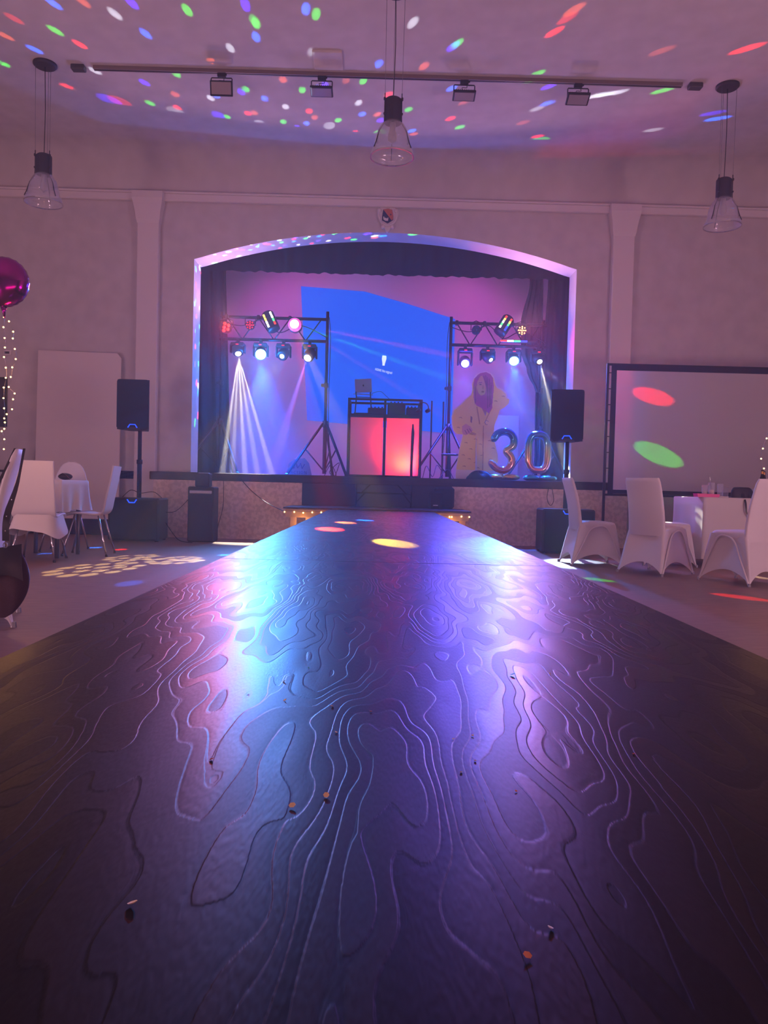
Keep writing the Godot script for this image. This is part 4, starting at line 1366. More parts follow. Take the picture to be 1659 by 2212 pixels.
	put("tag", st, M.paper, cs)

# ---------------------------------------------------------------- sound system

func speaker_box(t, w, h, d, y):
	# cabinet with a wide front, narrower back and clipped corners
	var st = start()
	var c = 0.03
	prism(st, [Vector2(-w / 2, 0), Vector2(w / 2, 0), Vector2(w / 2 - 0.09, -d), Vector2(-w / 2 + 0.09, -d)], 0.0, h, Transform3D(Basis(Vector3(1, 0, 0), Vector3(0, 0, 1), Vector3(0, 1, 0)), Vector3(0, y, d / 2)))
	put("cabinet", st, M.black_plastic, t)
	st = start()
	prism(st, [Vector2(-w / 2 + c, y + h), Vector2(w / 2 - c, y + h), Vector2(w / 2, y + h - 0.025), Vector2(w / 2, y + 0.03), Vector2(w / 2 - 0.05, y - 0.004), Vector2(0.11, y - 0.004), Vector2(0.085, y + 0.03), Vector2(-0.085, y + 0.03), Vector2(-0.11, y - 0.004), Vector2(-w / 2 + 0.05, y - 0.004), Vector2(-w / 2, y + 0.03), Vector2(-w / 2, y + h - 0.025)], d / 2, d / 2 + 0.03)
	put("grille", st, M.grille, t)

func led_arch(t, at, s, flip):
	var st = start()
	var f = -1.0 if flip else 1.0
	tube(st, [at + Vector3(-0.062 * s, -0.03 * f, 0), at + Vector3(-0.035 * s, 0.012 * f, 0), at + Vector3(0.035 * s, 0.012 * f, 0), at + Vector3(0.062 * s, -0.03 * f, 0)], 0.0065, 6)
	put("status_led", st, M.blue_led, t)

func sound():
	for e in [[-3.33, -10.83, 1.53, "beside the white leaning board", 0.05], [2.55, -10.48, 1.50, "in front of the white screen", -0.05]]:
		var x = e[0]
		var z = e[1]
		var t = thing("subwoofer", "black subwoofer cabinet on the floor " + e[3], "speaker", Vector3(x, 0, z), e[4], "subwoofers on the floor")
		var st = start()
		bx(st, Vector3(0, 0.305, 0), Vector3(0.69, 0.58, 0.56), 0.02)
		put("cabinet", st, M.black_plastic, t)
		st = start()
		bx(st, Vector3(0, 0.305, 0.285), Vector3(0.65, 0.55, 0.02), 0.01)
		put("grille", st, M.grille, t)
		led_arch(t, Vector3(-0.02, 0.545, 0.30), 1.0, true)
		for q in [Vector2(-0.3, -0.22), Vector2(0.3, -0.22), Vector2(-0.3, 0.22), Vector2(0.3, 0.22)]:
			st = start()
			lathe(st, [Vector2(0.0, 0.0), Vector2(0.025, 0.0), Vector2(0.025, 0.016), Vector2(0.0, 0.016)], Transform3D(Basis(), Vector3(q.x, 0, q.y)), 10, -1)
			put("foot", st, M.black_plastic, t)
		var p = thing("speaker_pole", "black pole rising from the subwoofer " + e[3], "pole", Vector3(x, 0.595, z), 0, "poles between subwoofer and loudspeaker")
		st = start()
		tube(st, [Vector3(0, 0, 0), Vector3(0, 0.5, 0)], 0.032, 12)
		put("lower_tube", st, M.black_metal, p)
		st = start()
		tube(st, [Vector3(0, 0.5, 0), Vector3(0, e[2] - 0.595 + 0.10, 0)], 0.027, 12)
		put("upper_tube", st, M.black_metal, p)
		st = start()
		tube(st, [Vector3(0, 0.47, 0), Vector3(0, 0.53, 0)], 0.04, 12)
		put("clamp", st, M.black_plastic, p)
		var s = thing("loudspeaker", "black loudspeaker on a pole " + e[3], "speaker", Vector3(x - 0.05, e[2], z), e[4], "loudspeakers on poles")
		speaker_box(s, 0.43, 0.68, 0.36, 0.0)
		led_arch(s, Vector3(0.0, 0.055, 0.212), 1.0, false)
	cable("loose black cable from the subwoofer by the white board to the tower", [Vector3(-2.97, 0.40, -10.9), Vector3(-2.85, 0.42, -11.0), Vector3(-2.70, 0.62, -11.2), Vector3(-2.60, 0.86, -11.55)], 0.005)
	cable("black cable lying on the subwoofer by the white board", [Vector3(-3.55, 0.60, -10.8), Vector3(-3.45, 0.70, -10.85), Vector3(-3.30, 0.66, -10.8), Vector3(-3.15, 0.68, -10.9), Vector3(-3.02, 0.60, -10.85)], 0.005)
	cable("black cable trailing over the floor by the tower", [Vector3(-2.97, 0.25, -10.9), Vector3(-2.85, 0.12, -10.8), Vector3(-2.72, 0.02, -10.7), Vector3(-2.50, 0.01, -10.5)], 0.005)
	# black tower with a silver bar
	var t = thing("floor_tower", "black floor tower with a silver bar and smaller box on top", "tower", Vector3(-2.46, 0, -10.95))
	var st = start()
	bx(st, Vector3(0, 0.385, 0), Vector3(0.36, 0.77, 0.34), 0.015)
	put("body", st, M.black_plastic, t)
	st = start()
	bx(st, Vector3(0, 0.695, 0.176), Vector3(0.31, 0.045, 0.016), 0.01)
	put("silver_bar", st, mat("satin_silver", Color(0.75, 0.77, 0.8), 0.35, 0.6), t)
	st = start()
	bx(st, Vector3(0, 0.865, 0), Vector3(0.20, 0.19, 0.20), 0.012)
	put("top_box", st, M.black_plastic, t)
	st = start()
	bx(st, Vector3(0.01, 0.963, 0.02), Vector3(0.13, 0.008, 0.14), 0.003)
	put("top_plate", st, M.satin_silver, t)

# ---------------------------------------------------------------- ceiling fittings

func pendant(label, at, s):
	var t = thing("pendant_lamp", label, "lamp", at, 0, "industrial glass pendants")
	var st = start()
	lathe(st, [Vector2(0.0, 0.57), Vector2(0.07, 0.57), Vector2(0.088, 0.555), Vector2(0.09, 0.54), Vector2(0.09, 0.34), Vector2(0.084, 0.33), Vector2(0.0, 0.33)], Transform3D(), 28, -1)
	put("ballast_housing", st, mat("pendant_grey", Color(0.20, 0.19, 0.20), 0.5, 0.4), t)
	for k in 3:
		st = start()
		var a = TAU * k / 3.0 + 0.5
		var d = Vector3(cos(a), 0, sin(a))
		tube(st, [d * 0.097 + Vector3(0, 0.60, 0), d * 0.097 + Vector3(0, 0.36, 0), d * 0.10 + Vector3(0, 0.31, 0), d * 0.155 + Vector3(0, 0.22, 0), d * 0.19 + Vector3(0, 0.10, 0), d * 0.212 + Vector3(0, 0.05, 0)], 0.0055, 6)
		bx(st, d * 0.10 + Vector3(0, 0.545, 0), Vector3(0.022, 0.03, 0.022), 0.004)
		bx(st, d * 0.10 + Vector3(0, 0.40, 0), Vector3(0.022, 0.02, 0.022), 0.004)
		put("bracket", st, M.pendant_grey, t)
	st = start()
	var prof = [Vector2(0.086, 0.335), Vector2(0.115, 0.31), Vector2(0.145, 0.26), Vector2(0.168, 0.19), Vector2(0.182, 0.11), Vector2(0.188, 0.075), Vector2(0.205, 0.06), Vector2(0.216, 0.03), Vector2(0.218, 0.0)]
	var inner = []
	for p in prof:
		inner.push_front(Vector2(p.x - 0.006, p.y))
	lathe(st, prof + inner, Transform3D(), 36)
	put("glass_bell", st, M.lamp_glass, t)
	st = start()
	lathe(st, [Vector2(0.212, 0.004), Vector2(0.221, 0.004), Vector2(0.221, -0.008), Vector2(0.210, -0.008), Vector2(0.212, 0.004)], Transform3D(), 36, -1)
	put("rim", st, M.chrome, t)
	st = start()
	lathe(st, [Vector2(0.0, 0.33), Vector2(0.03, 0.33), Vector2(0.03, 0.26), Vector2(0.045, 0.22), Vector2(0.045, 0.16), Vector2(0.0, 0.12)], Transform3D(), 16)
	put("bulb", st, mat("unlit_bulb", Color(0.7, 0.7, 0.72), 0.3), t)
	var top = CEIL - at.y
	st = start()
	lathe(st, [Vector2(0.0, top), Vector2(0.135, top), Vector2(0.135, top - 0.02), Vector2(0.12, top - 0.035), Vector2(0.0, top - 0.04)], Transform3D(), 28, -1)
	put("ceiling_rose", st, M.pendant_grey, t)
	for k in 3:
		var a = TAU * k / 3.0 + 0.5
		st = start()
		tube(st, [Vector3(cos(a) * 0.097, 0.59, sin(a) * 0.097), Vector3(cos(a) * 0.105, top - 0.03, sin(a) * 0.105)], 0.0022, 5)
		put("suspension_wire", st, M.brushed, t)
	st = start()
	tube(st, [Vector3(0, 0.57, 0), Vector3(0.01, (top + 0.57) / 2, 0.0), Vector3(0, top - 0.03, 0)], 0.0045, 6)
	put("power_cord", st, M.cable, t)

func floodlight(label, x, tilt):
	var t = thing("floodlight", label, "lamp", Vector3(x, CEIL - 0.045, -9.44), 0, "floodlights hanging from the ceiling track")
	var st = start()
	bx(st, Vector3(0, -0.02, 0), Vector3(0.10, 0.045, 0.05), 0.006)
	bx(st, Vector3(0.055, -0.022, 0.02), Vector3(0.02, 0.02, 0.02), 0.004)
	put("track_adapter", st, M.black_plastic, t)
	st = start()
	tube(st, [Vector3(-0.125, -0.17, 0), Vector3(-0.125, -0.062, 0), Vector3(-0.118, -0.052, 0), Vector3(0.118, -0.052, 0), Vector3(0.125, -0.062, 0), Vector3(0.125, -0.17, 0)], 0.007, 6)
	put("bracket", st, M.black_metal, t)
	var b = Basis(Vector3(1, 0, 0), tilt)
	var c = Vector3(0, -0.175, 0)
	st = start()
	bx(st, c, Vector3(0.27, 0.17, 0.03), 0.006, b)
	for k in 9:
		bx(st, c + b * Vector3(-0.10 + 0.025 * k, 0, -0.022), Vector3(0.006, 0.14, 0.02), 0.0, b)
	put("housing", st, M.black_metal, t)
	st = start()
	bx(st, c + b * Vector3(0, 0, 0.016), Vector3(0.235, 0.135, 0.004), 0.001, b)
	put("glass_front", st, mat("flood_glass", Color(0.62, 0.58, 0.60), 0.12), t)
	st = start()
	tube(st, curve([Vector3(0.02, -0.04, 0), Vector3(0.03, -0.09, 0.02), Vector3(-0.03, -0.10, 0.03), Vector3(0.0, -0.13, -0.02), c + b * Vector3(0.03, 0.03, -0.03)]), 0.004, 5)
	put("cable", st, M.cable, t)

func ceiling_fittings():
	pendant("pendant lamp hung over the guests' corner with the magenta balloon", Vector3(-4.09, 4.13, -9.42), 1.0)
	pendant("pendant lamp hung over the screen and table of drinks", Vector3(4.10, 4.09, -9.46), 1.0)
	pendant("pendant lamp hung over the middle of the catwalk", Vector3(0.06, 4.13, -7.85), 1.0)
	var t = thing("lighting_track", "long ceiling track carrying four floodlights", "track", Vector3(0.01, CEIL, -9.44))
	var st = start()
	bx(st, Vector3(0, -0.022, 0), Vector3(7.06, 0.044, 0.06), 0.004)
	put("rail", st, mat("track_white", Color(0.46, 0.40, 0.40), 0.5), t)
	st = start()
	bx(st, Vector3(0, -0.046, 0), Vector3(7.04, 0.006, 0.014), 0.001)
	put("conductor_slot", st, M.black_plastic, t)
	for x in [-3.70, 3.70]:
		st = start()
		bx(st, Vector3(x, CEIL - 0.03, -9.44), Vector3(0.16, 0.06, 0.10), 0.008)
		var o = put("junction_box", st, M.grey_metal)
		tag(o, "small grey junction box at the track end near the pendant over the %s" % ("balloon corner" if x < 0 else "screen"), "box", "junction boxes at the track ends")
	floodlight("floodlight on the track tipped up to show its glass", -1.99, 0.25)
	floodlight("floodlight on the track over the laptop side of the stage", -0.79, 1.35)
	floodlight("floodlight on the track over the desk's headphone side", 0.92, 1.35)
	floodlight("floodlight on the track crossed by a long white streak of light", 2.29, 1.15)
	st = start()
	bx(st, Vector3(-0.70, CEIL - 0.012, -9.14), Vector3(0.34, 0.03, 0.38), 0.006)
	var p = put("access_panel", st, M.plaster)
	tag(p, "square plaster access panel on the ceiling beside the track", "panel")

# ---------------------------------------------------------------- right-hand corner

func covered_chair(label, at, facing, group = "chairs in white stretch covers"):
	# faces -z before turning; facing in degrees to the right
	var t = thing("banquet_chair", label, "chair", at, -deg_to_rad(facing), group)
	# skirt
	var N = 16
	var rows = []
	for v in 11:
		var f = v / 10.0
		var row = []
		for side in 4:
			var c0 = [Vector2(-1, -1), Vector2(1, -1), Vector2(1, 1), Vector2(-1, 1)][side]
			var c1 = [Vector2(1, -1), Vector2(1, 1), Vector2(-1, 1), Vector2(-1, -1)][side]
			for k in N:
				var u = float(k) / N
				var s = c0.lerp(c1, u)
				var k1 = sin(PI * u)
				# rounded at the seat, splayed at the feet
				var top = Vector2(s.x * 0.215, s.y * 0.215)
				var rlen = maxf(absf(s.x), absf(s.y))
				var corner = minf(absf(s.x), absf(s.y)) / rlen
				top *= 1.0 - 0.06 * pow(corner, 6.0)
				var foot = Vector2(s.x * 0.255, s.y * 0.275)
				if s.y > 0.0:
					foot.y += 0.03 * s.y
				var inward = 0.035 * k1
				foot -= Vector2(c0.x + c1.x, c0.y + c1.y) / 2.0 * inward
				var p = top.lerp(foot, pow(f, 0.9))
				var waist = 0.022 * sin(PI * clampf(f * 1.1, 0, 1)) * k1
				p -= (c0 + c1) / 2.0 * waist
				var hem = 0.125 * pow(k1, 0.75)
				row.append(Vector3(p.x, lerpf(0.465, hem + 0.006, f), p.y))
		row.append(row[0])
		rows.append(row)
	var st = start()
	sheet(st, rows)
	put("skirt", st, M.white_stretch, t)
	# seat cushion
	st = start()
	var seat = []
	for i in 9:
		var row = []
		var f = [1.0, 1.02, 1.0, 0.95, 0.85, 0.65, 0.45, 0.2, 0.0][i]
		var y = [0.43, 0.455, 0.475, 0.486, 0.492, 0.497, 0.50, 0.502, 0.503][i]
		for k in 41:
			var a = TAU * k / 40.0
			var x = signf(cos(a)) * pow(absf(cos(a)), 0.45) * 0.218
			var z = signf(sin(a)) * pow(absf(sin(a)), 0.45) * 0.222
			row.append(Vector3(x * f, y, z * f))
		seat.append(row)
	sheet(st, seat)
	put("seat", st, M.white_stretch, t)
	# backrest, one bent padded panel
	st = start()
	var ring_rows = []
	for i in 15:
		var f = i / 14.0
		var y = lerpf(0.40, 0.985, f)
		var w = lerpf(0.208, 0.198, f) * (1.0 if f < 0.93 else lerpf(1.0, 0.96, (f - 0.93) / 0.07))
		var zc = 0.212 + 0.10 * f * f + 0.015 * f
		var th = lerpf(0.026, 0.020, f) * (1.0 if f < 0.96 else 0.55)
		var row = []
		for k in 29:
			var a = TAU * k / 28.0
			var x = signf(cos(a)) * pow(absf(cos(a)), 0.35) * w
			var z = signf(sin(a)) * pow(absf(sin(a)), 0.5) * th
			row.append(Vector3(x, y, zc + z + 0.02 * (x / w) * (x / w) * -1.0))
		ring_rows.append(row)
	sheet(st, ring_rows)
	var lid = ring_rows[14]
	for k in range(1, 27):
		tri(st, lid[0], lid[k], lid[k + 1])
	put("backrest", st, M.white_stretch, t)
	for s in [-1, 1]:
		st = start()
		var pts = curve([Vector3(0.262 * s, 0.01, 0.30), Vector3(0.236 * s, 0.25, 0.17), Vector3(0.224 * s, 0.40, 0.09), Vector3(0.222 * s, 0.445, 0.0), Vector3(0.224 * s, 0.43, -0.09), Vector3(0.236 * s, 0.30, -0.165), Vector3(0.258 * s, 0.01, -0.272)], 5)
		tube(st, pts, 0.0095, 8)
		put("side_frame", st, M.white_stretch, t)
	for q in [Vector2(-0.258, -0.275), Vector2(0.258, -0.275), Vector2(0.26, 0.305), Vector2(-0.26, 0.305)]:
		st = start()
		lathe(st, [Vector2(0.0, 0.0), Vector2(0.016, 0.0), Vector2(0.013, 0.03), Vector2(0.0, 0.03)], Transform3D(Basis(), Vector3(q.x, 0, q.y)), 10, -1)
		put("foot", st, M.brushed, t)
	return t

func cloth_table(label, cloth_label, at, turn, w, d, h, drop, leg_y):
	var t = thing("banquet_table", label, "table", at, turn)
	var st = start()
	bx(st, Vector3(0, h - 0.02, 0), Vector3(w, 0.03, d), 0.005)
	put("tabletop", st, mat("table_wood", Color(0.5, 0.42, 0.36), 0.6), t)
	for q in [Vector2(-1, -1), Vector2(1, -1), Vector2(1, 1), Vector2(-1, 1)]:
		st = start()
		tube(st, [Vector3(q.x * (w / 2 - 0.07), 0.0, q.y * (d / 2 - 0.07)), Vector3(q.x * (w / 2 - 0.07), h - 0.03, q.y * (d / 2 - 0.07))], leg_y, 12)
		put("leg", st, M.brushed, t)
	# cloth: flat top and hanging sides that spread in soft folds
	st = start()
	var rows = []
	var ring = []
	var n = 30
	for side in 4:
		var c0 = [Vector2(-1, -1), Vector2(1, -1), Vector2(1, 1), Vector2(-1, 1)][side]
		var c1 = [Vector2(1, -1), Vector2(1, 1), Vector2(-1, 1), Vector2(-1, -1)][side]
		for k in n:
			ring.append([c0.lerp(c1, float(k) / n), (c0 + c1) / 2.0, float(k) / n])
	ring.append(ring[0])
	for v in 10:
		var row = []
		for e in ring:
			var s = e[0]
			var p = Vector2(s.x * (w / 2 + 0.004), s.y * (d / 2 + 0.004))
			var y = h
			if v == 0:
				p *= 0.0
			elif v == 1:
				p *= 0.99
			else:
				var f = (v - 2) / 7.0
				var cn = pow(absf(2.0 * e[2] - 1.0), 8.0)
				var fold = 0.016 * f * sin(e[2] * TAU * 2.5 + e[1].x * 2.0 + e[1].y) + 0.035 * f * f * cn
				var nn = e[1].lerp(s.normalized(), cn)
				p += nn * (0.006 + fold)
				y = h - 0.004 - drop * f * (1.0 - 0.0 * cn) - 0.012 * sin(e[2] * 9.0) * f
			row.append(Vector3(p.x, y + (0.003 if v < 2 else 0.0), p.y))
		rows.append(row)
	sheet(st, rows)
	var o = put("tablecloth", st, M.table_cloth)
	o.position = at
	o.rotation.y = turn
	tag(o, cloth_label, "tablecloth")

func tumbler(label, at, r, h, liquid, straw):
	var t = thing("drinking_glass", label, "glass", at, 0, "glasses on the table")
	var st = start()
	lathe(st, [Vector2(0.0, 0.0), Vector2(r * 0.85, 0.0), Vector2(r, h), Vector2(r - 0.003, h), Vector2(r * 0.80, 0.012), Vector2(0.0, 0.012)], Transform3D(), 20)
	put("glass_wall", st, M.clear_glass, t)
	if liquid != null:
		st = start()
		lathe(st, [Vector2(0.0, 0.014), Vector2(r * 0.78, 0.014), Vector2(r * 0.88, h * 0.5), Vector2(0.0, h * 0.5)], Transform3D(), 18)
		put("drink", st, liquid, t)
	if straw:
		st = start()
		tube(st, [Vector3(0.01, 0.02, 0), Vector3(-0.025, h + 0.06, 0.0), Vector3(-0.028, h + 0.085, 0.0)], 0.005, 6)
		put("stirrer", st, M.chrome, t)

func bottle(label, at, s = 1.0):
	var t = thing("bottle", label, "bottle", at, 0, "brown bottles")
	var st = start()
	lathe(st, [Vector2(0.0, 0.0), Vector2(0.036, 0.0), Vector2(0.038, 0.01), Vector2(0.038, 0.16), Vector2(0.034, 0.19), Vector2(0.018, 0.245), Vector2(0.0145, 0.27), Vector2(0.0145, 0.315), Vector2(0.0, 0.315)], Transform3D(Basis.from_scale(Vector3(s, s, s)), Vector3.ZERO), 20)
	put("glass_body", st, M.brown_glass, t)
	st = start()
	lathe(st, [Vector2(0.0388, 0.05), Vector2(0.0388, 0.13)], Transform3D(Basis.from_scale(Vector3(s, s, s)), Vector3.ZERO), 20)
	put("paper_label", st, mat("bottle_label", Color(0.35, 0.28, 0.24), 0.7), t)
	st = start()
	lathe(st, [Vector2(0.0152, 0.27), Vector2(0.0152, 0.30)], Transform3D(Basis.from_scale(Vector3(s, s, s)), Vector3.ZERO), 14)
	put("foil_neck", st, mat("neck_foil", Color(0.75, 0.55, 0.25), 0.3, 0.8), t)

func right_side():
	# folding-frame projection screen
	var t = thing("portable_screen", "large white screen laced into a black folding frame", "screen", Vector3(3.22, 0, -11.0))
	var x1 = 3.05
	var st = start()
	bx(st, Vector3(0, 1.33, 0), Vector3(0.035, 2.66, 0.035), 0.005)
	put("upright", st, M.black_metal, t)
	st = start()
	bx(st, Vector3(x1, 1.33, 0), Vector3(0.035, 2.66, 0.035), 0.005)
	put("upright", st, M.black_metal, t)
	for y in [2.645, 0.80]:
		st = start()
		bx(st, Vector3(x1 / 2, y, 0), Vector3(x1, 0.03, 0.035), 0.005)
		put("cross_tube", st, M.black_metal, t)
	for x in [0.0, x1]:
		st = start()
		bx(st, Vector3(x, 0.02, 0), Vector3(0.05, 0.04, 0.6), 0.008)
		put("foot", st, M.black_metal, t)
	st = start()
	bx(st, Vector3(x1 / 2, 1.725, 0.012), Vector3(x1 - 0.20, 1.74, 0.004), 0.001)
	var cl = mat("projection_cloth", Color(0.84, 0.82, 0.80), 0.8)
	cl.backlight_enabled = true
	cl.backlight = Color(1.0, 1.0, 1.0)
	put("white_sheet", st, cl, t)
	for e in [[Vector3(x1 / 2, 2.60, 0.014), Vector3(x1 - 0.10, 0.075, 0.006)], [Vector3(x1 / 2, 0.845, 0.014), Vector3(x1 - 0.10, 0.055, 0.006)], [Vector3(0.085, 1.725, 0.014), Vector3(0.075, 1.82, 0.006)], [Vector3(x1 - 0.085, 1.725, 0.014), Vector3(0.075, 1.82, 0.006)]]:
		st = start()
		bx(st, e[0], e[1], 0.001)
		put("black_border", st, M.black_cloth, t)
	for k in 8:
		for x in [0.03, x1 - 0.03]:
			st = start()
			bx(st, Vector3(x, 0.95 + 0.225 * k, 0.012), Vector3(0.05, 0.012, 0.008), 0.002)
			put("lacing_loop", st, M.black_cloth, t)
	# chairs
	covered_chair("white covered chair turned side-on beside the subwoofer, facing the table", Vector3(2.47, 0, -8.85), 88.0)
	covered_chair("white covered chair with its back to the catwalk, before the screen", Vector3(2.93, 0, -8.05), 52.0)
	covered_chair("white covered chair half hidden between two others at the table corner", Vector3(3.42, 0, -9.05), 100.0)
	covered_chair("white covered chair with its back in front of the bottles", Vector3(3.50, 0, -7.36), -25.0)
	# table and what stands on it
	cloth_table("folding table with the drinks under a long white cloth", "long white cloth over the table of drinks", Vector3(4.46, 0, -9.25), deg_to_rad(4.0), 1.5, 0.75, 0.80, 0.70, 0.02)
	var ty = 0.804
	tumbler("short tumbler with clear drink beside the pink tray", Vector3(3.80, ty, -8.97), 0.036, 0.14, mat("clear_drink", Color(0.75, 0.76, 0.72), 0.2), false)
	tumbler("tall glass with a stirrer behind the pink tray", Vector3(3.90, ty, -9.02), 0.038, 0.17, mat("pale_drink", Color(0.85, 0.80, 0.74), 0.3), true)
	tumbler("empty straight glass between the stirrer glass and handbag", Vector3(4.03, ty, -9.08), 0.036, 0.16, null, false)
	tumbler("short tumbler of amber drink beside the bottles", Vector3(4.36, ty, -8.98), 0.036, 0.11, mat("amber_drink", Color(0.70, 0.36, 0.12), 0.2), false)
	tumbler("empty wide glass behind the handbag", Vector3(4.18, ty, -9.28), 0.04, 0.13, null, false)
	bottle("brown glass bottle with paper label on the table of drinks, front one", Vector3(4.47, ty, -8.98), 1.05)
	bottle("brown glass bottle with gold neck foil half hidden behind another bottle", Vector3(4.56, ty, -9.12), 1.03)
	st = start()
	prism(st, [Vector2(-0.13, 0.0), Vector2(0.115, 0.0), Vector2(0.125, 0.035), Vector2(-0.14, 0.04)], -0.06, 0.06)
	var b = put("serving_tray", st, M.pink_plastic)
	b.position = Vector3(3.80, ty, -8.90)
	tag(b, "shallow pink tray at the corner of the table of drinks", "tray")
	st = start()
	bx(st, Vector3(0, 0.006, 0), Vector3(0.12, 0.012, 0.09), 0.003)
	b = put("paper_napkin", st, M.paper)
	b.position = Vector3(3.98, ty, -8.92)
	tag(b, "folded white napkin beside the pink tray", "napkin")
	# black handbag, strap over the table edge
	t = thing("handbag", "small black handbag with strap hanging over the table edge", "bag", Vector3(4.24, ty, -8.96))
	var rows = []
	for i in 9:
		var f = i / 8.0
		var row = []
		for k in 25:
			var a = TAU * k / 24.0
			var rx = 0.135 * (1.0 - 0.5 * pow(f, 2.0)) * (1.0 if i < 8 else 0.0)
			row.append(Vector3(rx * signf(cos(a)) * pow(absf(cos(a)), 0.6) - 0.02 * f, 0.125 * sin(f * PI / 2), 0.05 * (1.0 - 0.5 * f) * signf(sin(a)) * pow(absf(sin(a)), 0.7) * (1.0 if i < 8 else 0.0)))
		rows.append(row)
	st = start()
	sheet(st, rows)
	put("body", st, M.leather, t)
	for q in [[[-0.02, 0.05], [-0.03, -0.06], [-0.02, -0.16], [0.05, -0.26], [0.075, -0.29]], [[0.05, 0.05], [0.065, -0.06], [0.08, -0.18], [0.085, -0.27], [0.075, -0.29]]]:
		st = start()
		var row0 = []
		var row1 = []
		for p in q:
			var z = 0.06 if p[1] > 0.0 else 0.145
			row0.append(Vector3(p[0] - 0.011, p[1], z))
			row1.append(Vector3(p[0] + 0.011, p[1], z + 0.002))
		sheet(st, [row0, row1], 0)
		put("strap", st, M.leather, t)
	# fairy lights under the balloon cluster at the hall's edge
	fairy_string("short string of warm fairy lights before the white screen", -7.2, [[[3.868, 2.005], [3.84, 1.90], [3.80, 1.79], [3.74, 1.67], [3.68, 1.56], [3.64, 1.46], [3.611, 1.367], [3.58, 1.272], [3.567, 1.177], [3.597, 1.087], [3.66, 1.0]]], 0.10)
	foil_balloon("magenta foil balloon floating near the white screen", Vector3(3.86, 2.32, -7.2))

func fairy_string(label, z, strands, energy):
	var t = thing("fairy_lights", label, "string lights", Vector3(0, 0, z))
	var ball = SphereMesh.new()
	ball.radius = 0.0075
	ball.height = 0.015
	ball.radial_segments = 6
	ball.rings = 3
	for s in strands:
		var pts = []
		var mid = Vector3.ZERO
		for p in s:
			share("bulb", ball, M.warm_led, t, Transform3D(Basis(), Vector3(p[0], p[1], 0.0)))
			pts.append(Vector3(p[0], p[1], -0.008))
			mid += Vector3(p[0], p[1], z) / s.size()
		var st = start()
		tube(st, curve(pts, 4), 0.0012, 5)
		put("wire", st, M.brushed, t)
		omni(t, "fairy_glow", mid + Vector3(0, 0, -0.06), Color(1.0, 0.68, 0.36), energy, 0.08)

func foil_balloon(label, at):
	var t = thing("foil_balloon", label, "balloon", at, 0, "magenta foil balloons")
	var st = start()
	var rows = []
	for i in 17:
		var a = PI * i / 16.0
		var row = []
		for k in 49:
			var g = TAU * k / 48.0
			var rr = sin(a)
			var crimp = 1.0 + 0.012 * cos(g * 24.0) * pow(rr, 6.0)
			row.append(Vector3(0.215 * rr * crimp * cos(g), 0.215 * rr * crimp * sin(g), 0.125 * signf(cos(a)) * pow(absf(cos(a)), 0.8)))
		rows.append(row)
	sheet(st, rows)
	put("envelope", st, M.magenta_foil, t)
	st = start()
	tube(st, [Vector3(0, -0.205, 0), Vector3(0.005, -0.25, 0), Vector3(0.01, -0.31, 0)], [0.032, 0.016, 0.006], 8)
	put("tail", st, M.magenta_foil, t)

# ---------------------------------------------------------------- left-hand corner

